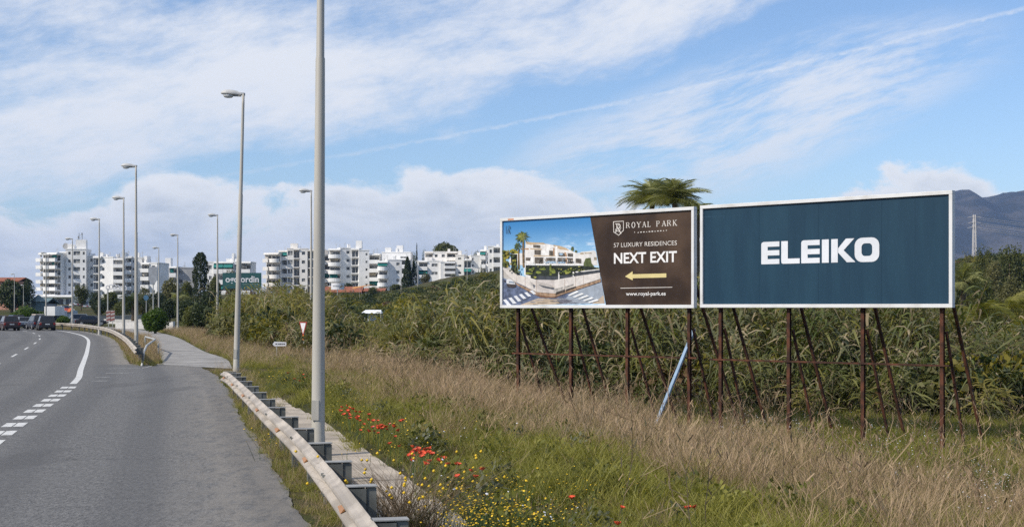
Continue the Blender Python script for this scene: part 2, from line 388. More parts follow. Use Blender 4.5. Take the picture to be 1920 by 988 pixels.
mb.poly([(a.x, a.y, .005), (a.x + .05, a.y - .25, .005), (b_.x + .1, b_.y - .3, .005), (b_.x, b_.y, .005)]); marking('nose_line_marking', mb, paint)

# ------------------------------------------------------------------ mountains
RG = np.array([(900, 574), (1200, 560), (1300, 530), (1400, 480), (1500, 430), (1600, 385), (1700, 362), (1787, 357), (1800, 356), (1815, 362), (1838, 369), (1860, 361),
               (1876, 363), (1890, 357), (1920, 353), (2000, 341), (2200, 333), (2500, 380), (2900, 470), (3300, 570)])
mx_ = np.linspace(-500, 5200, 260); my_ = np.linspace(3800, 6600, 90); MX, MY = np.meshgrid(mx_, my_)
Yr = 5200.
rz = CH + (HOR - np.interp(960 + FPX * MX / Yr, RG[:, 0], RG[:, 1])) / FPX * Yr
prof = np.where(MY < Yr, sstep(3850, Yr, MY) ** 1.1, 1 - .6 * sstep(Yr, 6600, MY))
def fbm(x, y, oc=6, seed=3):
    r = np.random.default_rng(seed); z = 0; a = 1.
    for k in range(oc):
        for _ in range(3):
            an = r.uniform(0, 6.28); ph = r.uniform(0, 6.28, 2)
            u = x * math.cos(an) + y * math.sin(an); w = -x * math.sin(an) + y * math.cos(an)
            z = z + a * (1 - np.abs(np.sin(u + ph[0] + .8 * np.sin(w * .7 + ph[1])))) / 3
        x = x * 1.9; y = y * 1.9; a *= .52
    return z
nzm = fbm(MX / 260., MY / 330., 7)
MZ = rz * prof + (nzm - 1.) * 230 * prof * (1 - prof * .95) + (fbm(MX / 90., MY / 90., 4, 8) - 1) * 9 * prof
MZ = MZ + prof ** 6 * 46 * (fbm(MX / 75., MX * 0 + MY / 700., 4, 21) - .9)
MZ = np.maximum(MZ, -5)
ny2, nx2 = MX.shape; idx = np.arange(nx2 * ny2).reshape(ny2, nx2)
F = np.stack([idx[:-1, :-1], idx[:-1, 1:], idx[1:, 1:], idx[1:, :-1]], -1).reshape(-1, 4)
mm = M('mountain_rock_and_scrub', (.022, .026, .026), .95, 0, .007, col2=(.075, .068, .060), detail=10)
tag(link('mountain', np_mesh('mountain', np.stack([MX, MY, MZ], -1).reshape(-1, 3), F, mm, True)), kind='structure')

# ================================================================== LAMP POSTS
glass_l = M('lamp_glass', (.55, .56, .55), .2, .05)
head_m = M('lamp_head_shell', (.46, .46, .45), .5, .06)
under_m = M('lamp_head_base', (.20, .195, .18), .6, .06)
def lamp_mesh_set():
    L = {}
    for kind, hh in (('a', 10.0),):
        mb = MB(); zs = [0, .05, .35, .36, 3, 6.4, 6.42, 9.6, hh]; rs = [.118, .118, .116, .108, .092, .074, .066, .048, .044]
        mb.tube([(0, 0, z) for z in zs], rs, 14); L['pole'] = mb
    return L
def make_lamp():
    r = empty('street_lamp', (0, 0, 0))
    mb = MB(); zs = [-.3, .05, .32, .34, 3, 6.4, 6.43, 9.6, 10.]; rs = [.118, .118, .116, .110, .094, .076, .066, .050, .046]
    mb.tube([(0, 0, z) for z in zs], rs, 14); p = mb.build('pole', lamp_paint, r, True, True)
    mb = MB()
    for a in range(4): mb.box((.16 * math.cos(a * 1.571 + .785), .16 * math.sin(a * 1.571 + .785), .05), (.03, .03, .08))
    mb.box((0, 0, .01), (.38, .38, .03)); mb.build('base_plate', galv, r, True)
    mb = MB(); mb.box((-.03, -.108, .75), (.11, .025, .32)); mb.build('access_door', lamp_paint, p, True)
    rings = []
    for x, hw, z0, z1 in ((.06, .035, 9.93, 10.03), (-.10, .045, 9.93, 10.05), (-.25, .10, 9.93, 10.10), (-.50, .15, 9.94, 10.14), (-.68, .14, 9.95, 10.12), (-.79, .06, 9.97, 10.05)):
        zc = z0 + .035
        rings.append([(x, hw * math.cos(a), zc + (z1 - zc) * max(0, math.sin(a)) + (zc - z0) * min(0, math.sin(a))) for a in np.linspace(0, 2 * math.pi, 14, endpoint=False)])
    mb = MB(); mb.loft(rings); hd = mb.build('lamp_head', head_m, r, True, True)
    rings = []
    for z, k in ((9.955, 1.), (9.90, .92), (9.85, .7), (9.835, .3)):
        rings.append([(-.53 + .20 * k * math.cos(a), .12 * k * math.sin(a), z) for a in np.linspace(0, 2 * math.pi, 14, endpoint=False)])
    mb = MB(); mb.loft(rings); mb.build('lamp_glass', glass_l, hd, True, True)
    mb = MB(); mb.box((-.22, 0, 9.925), (.26, .12, .05)); mb.build('gear_tray', under_m, hd, True)
    return r
lamp0 = make_lamp(); first = [True]
def place_lamp(x, y, label, rz=0., lean=0., k=1., z=None, group='street lamps along the road'):
    o = lamp0 if first[0] else copy_tree(lamp0); first[0] = False
    o.location = (x, y, h1(x, y) if z is None else z); o.rotation_euler = (0, lean, rz); o.scale = (k, k, k)
    tag(o, label, 'street lamp', group)
MAINL = [(-3.13, 21.5, .006, 'tall grey lamp pole nearest the camera, its top cut off by the frame'),
         (-9.83, 47.5, .026, 'grey street lamp standing at the far end of the near guard rail'),
         (-20.2, 71.7, -.002, 'grey street lamp in the grass wedge between carriageway and side road'),
         (-27.0, 92.7, 0, 'grey street lamp just behind the curving guard rail, left of the wedge lamp'),
         (-35.6, 115, .0, 'street lamp behind the far curve of the guard rail, right of the antenna block'),
         (-48.8, 148, 0, 'street lamp in front of the rooftop antenna mast of the left white block'),
         (-65.7, 188, 0, 'slim street lamp at the left corner of the left white apartment block')]
for x, y, ln, lb in MAINL: place_lamp(x, y, lb, 0, ln, z=0.0 if y < 130 else None)
SIDEL = [(-13.1, 87, 'pale street lamp half hidden behind the nearest tall pole', 0.), (-24.3, 110, 'street lamp on the right of the side road beside the green billboard', 0.),
         (-35.1, 140, 'street lamp between the cypress and the bright green hedge', 0.), (-45.3, 171, 'smallest street lamp of the side road, above the bright green hedge', 0.)]
for x, y, lb, ln in SIDEL: place_lamp(x, y, lb, .1, ln, z=0 if y < 120 else None)
for px, top, Y, lb in ((27, 513, 215, 'leftmost street lamp, in front of the dark tree'), (44, 534, 215, 'short street lamp next to the dark tree, second from the left edge')):
    x = (px - 960) / FPX * Y; z0 = h1(x, Y); place_lamp(x, Y, lb, 0, 0, (CH + (HOR - top) / FPX * Y - z0) / 10.08)
for px, top, Y, lb in ((752, 500, 330, 'slim lamp post on the green slope, left of the two dark conifers'), (783, 490, 330, 'slim lamp post on the green slope right of the dark conifers'),
                       (876, 469, 330, 'slim lamp post in front of the glazed stairwell on the hill'), (674, 540, 300, 'slim lamp post in front of the red tiled roofs')):
    x = (px - 960) / FPX * Y; z0 = h1(x, Y); place_lamp(x, Y, lb, 0, 0, (CH + (HOR - top) / FPX * Y - z0) / 10.08, group='lamp posts on the slope')

# ================================================================== GUARD RAILS
refl = M('amber_reflector', (.36, .17, .06), .4, .1)
PROFW = [(-.002, .0), (.004, .018), (.030, .045), (.078, .060), (.082, .085), (.078, .110), (.012, .140), (.004, .155), (.012, .170), (.078, .200), (.082, .225), (.078, .250), (.030, .268), (.004, .292), (-.002, .310)]
def guard_rail(label, line, zfun, group=None, side=-1, posts=2.0, reflect=True):
    """side -1: the road is on the left of the travelling direction, posts on the right"""
    P = np.array(line); N = normals(P); S = np.concatenate([[0], np.cumsum(np.linalg.norm(np.diff(P, axis=0), axis=1))])
    r = empty('guard_rail', (P[0][0], P[0][1], zfun(0)), 0, label, 'guard rail', group)
    def pos(s, o): return np.array([np.interp(s, S, P[:, k]) + np.interp(s, S, N[:, k]) * o for k in (0, 1)])
    s = 0.; i = 0
    while s < S[-1] - .2:
        e = min(s + 4.0, S[-1]); mb = MB(); rings = []
        n = max(2, int((e - s) / .8))
        k = i % 2
        for q in np.linspace(s - (.06 if s else 0), e + .06, n + 1):
            qq = min(q, S[-1]); z = .44 + zfun(qq); rr = []
            for o, h in PROFW:
                p = pos(qq, side * (o + .004 * k)); rr.append((p[0], p[1], z + h))
            for o, h in reversed(PROFW):
                p = pos(qq, side * (o + .004 * k - .005)); rr.append((p[0], p[1], z + h))
            rings.append(rr)
        mb.loft(rings); bm_ = mb.build('beam', beam_paint, r, smooth=False)
        for bs in (.09, .25):
            for bh in (.06, .25):
                if e - .1 > s + 1 and reflect:
                    p = pos(e + .07 - bs, side * .083); mb = MB(); mb.box((p[0], p[1], .44 + zfun(e) + bh), (.025, .025, .025)); mb.build('bolt', post_steel, bm_)
        s = e; i += 1
    s = .6
    while s < S[-1]:
        p = pos(s, 0); n_ = pos(s, 1) - p; an = math.atan2(n_[1], n_[0]); z = zfun(s)
        m = Matrix.Translation((p[0], p[1], z)) @ Matrix.Rotation(an, 4, 'Z')
        mb = MB(); d = -side
        mb.box((d * .20, 0, .30), (.010, .10, .86), m); mb.box((d * .245, -.05, .30), (.08, .008, .86), m); mb.box((d * .245, .05, .30), (.08, .008, .86), m)
        po = mb.build('post', post_steel, r)
        mb = MB(); mb.box((d * .10, .06, .595), (.18, .008, .26), m); mb.box((d * .10, -.06, .595), (.18, .008, .26), m); mb.box((d * .10, 0, .70), (.17, .11, .008), m)
        mb.build('spacer', post_steel, po)
        mb = MB(); mb.box((d * .145, 0, .745), (.29, .14, .010), m); mb.build('cap', M('cap_steel', (.27, .27, .26), .6), po)
        s += posts
    if reflect:
        s = 2.2
        while s < S[-1]:
            a, b_, c = pos(s, side * .086), pos(s + .24, side * .086), pos(s + .02, side * .030)
            z = .44 + zfun(s); a2 = pos(s, side * .014)
            mb = MB(); mb.poly([(a[0], a[1], z + .112), (b_[0], b_[1], z + .150), (a2[0], a2[1], z + .205)])
            mb.poly([(a[0], a[1], z + .112), (a2[0], a2[1], z + .155), (a2[0], a2[1], z + .205)]); mb.build('reflector', refl, r); s += 4.
    return r
guard_rail('near guard rail with amber reflectors running along the right edge of the road', RAIL, lambda s: 0. if s < 31 else -.12 * ((s - 31) / 5.) ** 2)
R2 = catmull([(-15.25, 54.2), (-22.4, 77), (-31.1, 103), (-37.9, 120.5), (-45.4, 137), (-55.5, 150.5), (-70, 161.5), (-91, 169.5)], 1.)
guard_rail('curving pale guard rail round the outside of the far bend', R2, lambda s: 0., posts=4., reflect=False)
# bent pipe end at the grass wedge
mb = MB(); pts = [hit(264, 684), None, None, None]
a = Vector((hit(266, 686).x, hit(266, 686).y, 0)); e = Vector((-18.6, 69.5, .72))
mb.tube([a, a.lerp(e, .12) + Vector((0, 0, .42)), a.lerp(e, .3) + Vector((0, 0, .48)), a.lerp(e, .6) + Vector((0, 0, .28)), e, (-20.9, 76, .72), (-22.0, 79.5, 0)], .05, 8)
hr = empty('pipe_barrier', a, 0, 'bent pale pipe barrier at the tip of the grass wedge', 'barrier'); mb.build('rail_pipe', galv, hr, smooth=True)
for p in ((-17.4, 65.6, .64), (-20.9, 76, .72)):
    mb = MB(); mb.tube([(p[0], p[1], -.1), p], .045, 8); mb.build('post', galv, hr)

# ================================================================== BILLBOARDS
BA = Vector((-.364, 45.45, 0)); BD = (Vector((11.49, 34.7, 0)) - BA).normalized(); BNV = Vector((BD.y, -BD.x, 0))     # BNV faces the road
def bpt(t, z, out=0.): p = BA + BD * t + BNV * out; return Vector((p.x, p.y, z))
def bpx(px, py):
    """photo pixel -> (distance along the board line, height)"""
    k = (px - 960) / FPX                      # x = k*y on the sight line
    t = (k * BA.y - BA.x) / (BD.x - k * BD.y); y = BA.y + BD.y * t
    return t, CH + (HOR - py) / FPX * y
def flat(mb, pix, out): mb.poly([bpt(*bpx(*p), out) for p in pix])
def text_mesh(s, bold=0., space=1.):
    cu = bpy.data.curves.new('t', 'FONT'); cu.body = s; cu.offset = bold; cu.space_character = space; cu.resolution_u = 3
    o = bpy.data.objects.new('t', cu); me = bpy.data.meshes.new_from_object(o); bpy.data.objects.remove(o)
    co = np.array([v.co[:] for v in me.vertices]); fs = [tuple(p.vertices) for p in me.polygons]; return co, fs
def lettering(name, s, px0, px1, pyb, pyt, parent, mat, out=.016, bold=0., space=1., wfit=True):
    """flat letters between two photo columns; pyb/pyt are base line and cap line at the left end"""
    co, fs = text_mesh(s, bold, space)
    x0, x1 = co[:, 0].min(), co[:, 0].max(); caps = [text_mesh('H')[0][:, 1].max()][0]
    t0, z0 = bpx(px0, pyb); t1, _ = bpx(px1, pyb); _, zt = bpx(px0, pyt)
    vs = [bpt(t0 + (c[0] - x0) / (x1 - x0) * (t1 - t0), z0 + c[1] / caps * (zt - z0), out) for c in co]
    mb = MB(); mb.add(vs, fs); return mb.build(name, mat, parent)
def gnd(t, out): p = bpt(t, 0, out); return h1(p.x, p.y)
ZB, ZT = 2.375, 5.425
def billboard(label, t0, t1, posts, bar, zoff):
    base = bpt((t0 + t1) / 2, 0, -.2); base.z = h1(base.x, base.y)
    r = empty('billboard', base, 0, label, 'billboard', 'large billboards by the road')
    z0, z1 = ZB + zoff, ZT + zoff; fw = .10
    def slab(name, ta, tb, za, zb, oa, ob, mat, bev=0):
        mb = MB(); mb.loft([[bpt(ta, z, oa), bpt(tb, z, oa), bpt(tb, z, ob), bpt(ta, z, ob)] for z in (za, zb)]); return mb.build(name, mat, r, bevel=bev)
    slab('frame_bar', t0, t1, z1 - fw, z1, -.10, .07, white_alu, .008); slab('frame_bar', t0, t1, z0, z0 + fw, -.10, .07, white_alu, .008)
    slab('frame_bar', t0, t0 + fw * .95, z0 + fw + .002, z1 - fw - .002, -.10, .069, white_alu, .008); slab('frame_bar', t1 - fw * .95, t1, z0 + fw + .002, z1 - fw - .002, -.10, .069, white_alu, .008)
    for k, px in enumerate(posts):
        t, _ = bpx(px, 600); g0 = gnd(t, -.12); P = bpt(t, 0, -.16)
        m = Matrix.Translation((P.x, P.y, 0)) @ Matrix.Rotation(math.atan2(BD.y, BD.x), 4, 'Z')
        mb = MB(); zt_ = z1 - .1; zb_ = g0 - .3; zc = (zt_ + zb_) / 2; hh = zt_ - zb_
        mb.box((0, .046, zc), (.10, .010, hh), m); mb.box((0, -.046, zc), (.10, .010, hh), m); mb.box((0, 0, zc), (.010, .082, hh), m); mb.build('post', rust, r)
        for nm, za, oa, ob, w in (('raking_strut', 3.30, -.24, -2.75, .085), ('raking_strut', 1.75, -.24, -1.62, .075)):
            j = random.uniform(-.12, .12); a = bpt(t + .07, za, oa); b_ = bpt(t + .07 + j, 0, ob + random.uniform(-.2, .2)); b_.z = h1(b_.x, b_.y) - .2
            mb = MB(); mb.bar(a, b_, w, .012); d = (b_ - a).normalized(); side = d.cross(Vector((0, 0, 1))).normalized()
            mb.bar(a + side * (w / 2 - .008) + Vector((0, 0, .03)), b_ + side * (w / 2 - .008) + Vector((0, 0, .03)), .012, w * .8); mb.build(nm, rust, r)
    ta, tb = bpx(bar[0], 600)[0], bpx(bar[1], 600)[0]
    mb = MB(); mb.bar(bpt(ta, .845, -.09), bpt(tb, .87, -.09), .045, .05); mb.build('cross_bar', rust, r)
    for k in range(3):                        # rails that carry the face sheets
        z = z0 + .4 + k * 1.1; mb = MB(); mb.bar(bpt(t0 + .1, z, -.075), bpt(t1 - .1, z, -.075), .05, .06); mb.build('back_rail', rust, r)
    return r, slab, z0, z1, fw
# ---- right board: dark blue with white letters
t0, t1 = 8.15, 16.0
r2, slab, z0, z1, fw = billboard('dark blue billboard with large white ELEIKO lettering', t0, t1, (1346, 1474, 1613, 1762), (1328, 1777), .015)
mblue = M('blue_vinyl', (.0085, .036, .066), .45, 0, 2.2, col2=(.0125, .047, .080), bump=.55, bscale=2.0, spec=.3, detail=8, lo=.35, hi=.7, stretch=(1, 1, .14))
n = 8; w = (t1 - t0 - 2 * fw) / n
for k in range(n): slab('panel', t0 + fw + k * w + .0015, t0 + fw + (k + 1) * w - .0015, z0 + fw + .002, z1 - fw - .002, -.03, .004 + .0015 * (k % 2), mblue)
mwl = M('white_vinyl', (.66, .68, .72), .5, .06, .8, bump=.2, bscale=3)
def zy(x, v): top = 384 - 28 * (x - 396) / 685; bot = 513 - 17 * (x - 396) / 685; return (1300 + x / 3.097, 330 + (bot + (top - bot) * v) / 3.097)
def glyph(polys, out=.014):
    mb = MB()
    for p in polys: flat(mb, [zy(*q) for q in p], out)
    return mb.build('letter', mwl, r2)
def letE(x0, x1):
    r_ = 14; c = .02
    return [[(x1, .0), (x1, .225), (x0 + 37, .225), (x0 + 37, .385), (x1, .385), (x1, .615), (x0 + 37, .615), (x0 + 37, .775), (x1, .775), (x1, 1.), (x0 + r_, 1.), (x0 + 4, .97), (x0, .90), (x0, .0 + c), (x0 + 3, 0.)]]
glyph(letE(396, 501)); glyph([[(512, 1.), (550, 1.), (550, .225), (619, .225), (619, 0.), (522, 0.), (514, .03), (512, .10)]]); glyph(letE(628, 735))
glyph([[(748, 0), (788, 0), (788, 1), (748, 1)]])
glyph([[(802, 0), (840, 0), (840, 1), (802, 1)], [(842, .60), (887, 1.0), (936, 1.0), (874, .51), (943, 0), (893, 0), (842, .42)]])
def rr(x0, x1, v0, v1, rx, rv, n=6):
    o = []
    for cx, cv, a0 in ((x1 - rx, v1 - rv, 0), (x0 + rx, v1 - rv, 90), (x0 + rx, v0 + rv, 180), (x1 - rx, v0 + rv, 270)):
        for k in range(n + 1): a = R(a0 + 90 * k / n); o.append((cx + rx * math.cos(a), cv + rv * math.sin(a)))
    return o
O1, O2 = rr(938, 1081, -.01, 1.01, 44, .33), rr(978, 1040, .24, .77, 20, .16)
mb = MB(); n_ = len(O1)
for k in range(n_): flat(mb, [zy(*O1[k]), zy(*O1[(k + 1) % n_]), zy(*O2[(k + 1) % n_]), zy(*O2[k])], .014)
mb.build('letter', mwl, r2)
mb = MB()                                   # old rectangular patch mark, upper left corner
for a, b_ in (((66, 238), (184, 233)), ((184, 233), (184, 198))):
    flat(mb, [(1300 + a[0] / 3.097, 330 + a[1] / 3.097), (1300 + b_[0] / 3.097, 330 + b_[1] / 3.097), (1300 + b_[0] / 3.097 + .5, 330 + b_[1] / 3.097 + .5), (1300 + a[0] / 3.097, 330 + a[1] / 3.097 + .6)], .009)
mb.build('patch_seam', M('patch_seam', (.03, .085, .14), .5), r2)

# ---- left board: picture and brown half
t0, t1 = 0., 7.93
r1, slab, z0, z1, fw = billboard('billboard with villa picture and brown ROYAL PARK NEXT EXIT half', t0, t1, (966, 1065, 1171, 1287), (957, 1303), 0.)
prints = {}
def pr(c, v=.38, s=7.): 
    k = 'print_%02x%02x%02x' % tuple(int(min(1, x) * 255) for x in c)
    return M(k, c, .45, v if max(c) < .4 else .12, s, spec=.3, bump=.12, bscale=3., detail=9, lo=.32, hi=.68)
msky = bpy.data.materials.new('printed_sky'); msky.use_nodes = True; t = NT(msky.node_tree); b = t.n['Principled BSDF']; b.inputs['Roughness'].default_value = .45
co = t.add('ShaderNodeTexCoord').outputs['Object']; sp = t.add('ShaderNodeSeparateXYZ'); t.l.new(co, sp.inputs[0])
f = t.smooth(sp.outputs[2], 3.6, 5.4)
colr = t.mix(f, (.30, .52, .72, 1), (.028, .19, .46, 1))
mpn = t.add('ShaderNodeMapping'); t.l.new(co, mpn.inputs[0]); mpn.inputs['Scale'].default_value = (1, 1, 3.2)
cl = t.math('MULTIPLY', t.smooth(t.noise(mpn.outputs[0], 1.15, 7, .6, .6), .45, .68), t.math('MULTIPLY', t.smooth(sp.outputs[2], 4.9, 4.2), t.smooth(sp.outputs[0], .9, 1.9)))
t.put(b.inputs['Base Color'], t.mix(cl, colr, (.72, .78, .84, 1)))
# seam between picture and brown half: px 1106 at the top, 1136 at the foot
ts_top, ts_bot = bpx(1106.5, 410)[0], bpx(1136, 572)[0]
za, zb = z0 + fw + .002, z1 - fw - .002
def piece(name, tl0, tl1, tr0, tr1, out, mat):   # bottom-left, top-left, bottom-right, top-right along the board
    mb = MB(); mb.loft([[bpt(tl0, za, -.03), bpt(tr0, za, -.03), bpt(tr0, za, out), bpt(tl0, za, out)], [bpt(tl1, zb, -.03), bpt(tr1, zb, -.03), bpt(tr1, zb, out), bpt(tl1, zb, out)]]); return mb.build(name, mat, r1)
pic = piece('picture_panel', t0 + fw, t0 + fw, ts_bot - .002, ts_top - .002, .004, msky)
mbrown = M('brown_vinyl', (.026, .014, .008), .45, 0, .75, col2=(.075, .045, .028), bump=.3, bscale=2.6, spec=.3, detail=7, lo=.35, hi=.72)
xm = (ts_top + t1) / 2 + .4
piece('brown_panel', ts_bot + .002, ts_top + .002, xm - .0015, xm - .0015, .004, mbrown); piece('brown_panel', xm + .0015, xm + .0015, t1 - fw, t1 - fw, .0055, mbrown)
def Z5(p): return (930 + p[0] / 5.343, 400 + p[1] / 5.343)
lay = [.0060]
art = MB(); amats = []
def ink(c, *polys):
    m = pr(c)
    if m not in amats: amats.append(m)
    art.cm = amats.index(m); lay[0] += .0004
    for p in polys:
        flat(art, [Z5(q) for q in p], lay[0]); lay[0] += .00008
def rc(x0, y0, x1, y1, sl=0.): return [(x0, y0), (x1, y0 + sl), (x1, y1 + sl), (x0, y1)]
def blob(cx, cy, rx, ry, n=11): return [(cx + rx * random.uniform(.75, 1.12) * math.cos(a), cy + ry * random.uniform(.75, 1.12) * math.sin(a)) for a in np.linspace(0, 6.28, n, endpoint=False)]
ink((.46, .43, .40), [(66, 520), (140, 540), (210, 610), (210, 700), (66, 660)])
ink((.30, .34, .40), [(68, 640), (190, 690), (590, 800), (1056, 655), (1092, 905), (68, 920)])
ink((.10, .125, .20), [(68, 650), (190, 690), (590, 805), (1056, 665), (1060, 690), (760, 790), (700, 850), (420, 850), (240, 918), (68, 920)])
ink((.42, .34, .26), [(240, 918), (420, 852), (520, 845), (640, 862), (760, 868), (700, 905), (600, 912)], [(960, 906), (1040, 850), (1078, 820), (1090, 902)])
ink((.13, .13, .16), [(610, 868), (700, 855), (765, 880), (700, 908), (640, 900)], [(430, 850), (640, 845), (720, 850), (600, 862)])
ink((.62, .60, .58), [(860, 385), (990, 375), (1003, 395), (1022, 520), (790, 520), (792, 400), (840, 395)])
ink((.30, .25, .18), rc(890, 395, 960, 405), rc(985, 440, 1012, 470), rc(845, 395, 880, 412))
ink((.24, .20, .04), blob(108, 420, 42, 52), blob(105, 510, 35, 38)); ink((.22, .20, .03), blob(180, 385, 45, 28), blob(85, 460, 18, 50))
ink((.08, .10, .035), blob(768, 358, 18, 26), blob(805, 382, 14, 14), [(880, 500), (900, 450), (950, 445), (960, 500), (990, 540), (880, 545)])
ink((.66, .64, .62), [(300, 285), (480, 300), (560, 315), (700, 345), (780, 385), (800, 392), (880, 440), (880, 512), (135, 520), (135, 460), (155, 440), (150, 410), (240, 400), (290, 395)])
ink((.45, .34, .22), [(295, 278), (345, 290), (480, 295), (505, 312), (420, 310), (350, 318), (310, 310)], [(570, 315), (640, 325), (710, 350), (735, 372), (640, 362), (590, 335)], rc(345, 350, 460, 362, 6), rc(380, 418, 610, 434, 6))
ink((.11, .095, .08), rc(375, 315, 448, 345, 4), rc(388, 366, 452, 414, 4), rc(300, 442, 352, 474, 2), rc(390, 440, 478, 503, 2), rc(505, 445, 600, 500, 2), rc(622, 445, 712, 500, 2), rc(722, 448, 776, 502, 2), rc(535, 372, 582, 422, 4), rc(628, 395, 700, 436, 4), rc(720, 398, 775, 432, 6), rc(800, 452, 858, 498, 4))
ink((.36, .22, .13), [(685, 385), (705, 395), (718, 440), (716, 500), (700, 500), (700, 440)], rc(575, 345, 590, 420, 2), [(250, 350), (330, 350), (335, 365), (250, 362)])
ink((.74, .73, .72), rc(600, 330, 618, 510), rc(505, 320, 530, 420, 4), rc(776, 392, 792, 515), [(530, 330), (575, 320), (585, 345), (550, 350), (535, 372)], [(355, 430), (380, 455), (380, 505), (330, 500), (300, 480), (345, 478)], rc(460, 375, 505, 420, 4))
ink((.70, .70, .70), rc(290, 505, 880, 520, 4), rc(455, 430, 780, 440, 6), rc(285, 500, 300, 620), rc(480, 470, 498, 508))
ink((.30, .42, .55), rc(500, 478, 606, 500, 2), rc(624, 484, 700, 502), blob(655, 410, 22, 12))
ink((.022, .028, .02), [(300, 522), (880, 526), (1035, 545), (1042, 592), (790, 632), (590, 668), (410, 682), (300, 640)], [(150, 410), (215, 410), (215, 580), (255, 630), (190, 600), (160, 570)])
ink((.16, .19, .035), blob(335, 600, 38, 10), blob(430, 590, 32, 14), blob(575, 580, 26, 30), blob(720, 580, 34, 22), blob(470, 560, 40, 8), blob(360, 560, 34, 8), rc(540, 515, 560, 620), rc(188, 440, 200, 570))
ink((.28, .28, .06), blob(715, 598, 26, 10), blob(395, 640, 16, 9), blob(318, 600, 20, 7), [(855, 545), (870, 580), (890, 560), (880, 610), (866, 612)], [(1005, 540), (1018, 560), (1030, 545), (1026, 590), (1016, 590)])
ink((.045, .05, .06), [(410, 625), (590, 632), (780, 610), (775, 640), (590, 672), (410, 690)], [(780, 590), (1040, 560), (1042, 592), (785, 632)])
ink((.60, .56, .53), [(72, 540), (120, 560), (210, 612), (300, 635), (410, 665), (590, 668), (790, 632), (1044, 594), (1050, 656), (800, 735), (690, 772), (590, 802), (410, 788), (290, 728), (210, 690), (140, 640), (72, 560)])
ink((.50, .46, .44), [(410, 665), (590, 668), (590, 802), (410, 788)]); ink((.40, .33, .29), rc(690, 652, 697, 768), rc(404, 665, 410, 785), rc(210, 612, 214, 690), rc(800, 632, 804, 732), rc(294, 634, 299, 728), rc(878, 620, 882, 708))
ink((.68, .66, .64), [(300, 612), (350, 625), (350, 650), (300, 640)], rc(628, 590, 640, 680), rc(772, 585, 786, 632), [(786, 585), (1040, 558), (1040, 566), (786, 596)])
ink((.30, .20, .13), [(190, 690), (410, 790), (590, 804), (800, 738), (1052, 660), (1054, 685), (760, 785), (590, 835), (440, 835), (360, 800), (220, 722)])
ink((.16, .085, .05), [(400, 815), (590, 838), (700, 812), (590, 845), (450, 840)])
for k in range(6): x = 76 + k * 53; y = 866 - k * 18; L = 62 - k * 6; ink((.66, .68, .72), [(x, y), (x + 30, y - 6), (x + 86 - k * 4, y + L - 4), (x + 48 - k * 2, y + L + 2)])
for k in range(5): x = 725 + k * 50; y = 818 + k * 18; ink((.70, .71, .72), [(x, y), (x + 20, y + 8), (x + 112, y - 32 + k * 3), (x + 90, y - 44 + k * 3)])
ink((.60, .61, .64), [(110, 665), (150, 655), (190, 690), (200, 712), (140, 716), (112, 700)]); ink((.05, .04, .04), [(112, 704), (205, 712), (205, 735), (170, 745), (120, 735)], blob(94, 678, 9, 9)); ink((.20, .27, .36), rc(135, 682, 188, 694, 4))
ink((.15, .10, .05), [(268, 250), (284, 250), (292, 540), (272, 540)], [(226, 350), (236, 350), (240, 560), (224, 560)])
def star(cx, cy, rr_, n_, c):
    ps = []
    for k in range(n_):
        a = 6.283 * k / n_ + random.uniform(-.1, .1); L = rr_ * random.uniform(.8, 1.1); dx, dy = math.cos(a), math.sin(a)
        ps.append([(cx - dy * 4, cy + dx * 4), (cx + dx * L * .55 - dy * 9, cy + dy * L * .5 + dx * 9 - 6), (cx + dx * L, cy + dy * L * .9 + 10), (cx + dx * L * .5 + dy * 6, cy + dy * L * .5 - dx * 6)])
    ink(c, *ps)
star(228, 330, 50, 9, (.06, .085, .03)); star(275, 232, 82, 13, (.085, .12, .03)); star(275, 235, 60, 9, (.20, .20, .05))
ink((.04, .06, .08), rc(106, 126, 110, 205), rc(128, 122, 131, 202), rc(120, 165, 123, 205), [(131, 122), (146, 128), (150, 150), (134, 160), (132, 156), (144, 148), (142, 132)], [(134, 160), (150, 200), (146, 206), (131, 166)])
for k in range(46): ink(random.choice([(.06, .08, .02), (.12, .15, .03), (.20, .20, .05), (.03, .04, .015)]), blob(random.uniform(305, 860), random.uniform(530, 610), random.uniform(5, 18), random.uniform(3, 9), 7))
for k in range(26): ink(random.choice([(.14, .15, .03), (.26, .22, .04), (.06, .08, .025)]), blob(random.uniform(75, 205), random.uniform(375, 530), random.uniform(6, 18), random.uniform(6, 16), 7))
for k in range(30): x_, y_ = random.uniform(380, 770), random.uniform(445, 495); ink(random.choice([(.30, .28, .26), (.16, .20, .24), (.05, .045, .04), (.42, .36, .30)]), rc(x_, y_, x_ + random.uniform(4, 16), y_ + random.uniform(4, 16)))
for k in range(24): x_ = 300 + k * 23; ink((.52, .50, .48), rc(x_, 496, x_ + 2.5, 510))
for k in range(14): x_, y_ = random.uniform(160, 260), random.uniform(560, 640); ink(random.choice([(.03, .04, .02), (.10, .11, .04)]), blob(x_, y_ - 40, 8, 14, 7))
for k in range(12): x_ = random.uniform(380, 900); ink((.20, .21, .25), blob(x_, random.uniform(850, 905), random.uniform(15, 60), random.uniform(2, 5), 8))
ink((.40, .37, .35), [(420, 690), (520, 700), (585, 725), (585, 745), (470, 720)], [(360, 680), (395, 700), (380, 735)]); ink((.36, .34, .32), [(600, 760), (690, 735), (690, 768), (600, 795)], [(700, 735), (800, 705), (800, 722), (700, 760)])
art.build('villa_picture', amats, pic)
ml1 = M('cream_lettering', (.62, .58, .54), .5, .08); ml2 = M('white_lettering', (.74, .73, .72), .5, .05); mar = M('yellow_arrow_print', (.62, .52, .24), .5, .05)
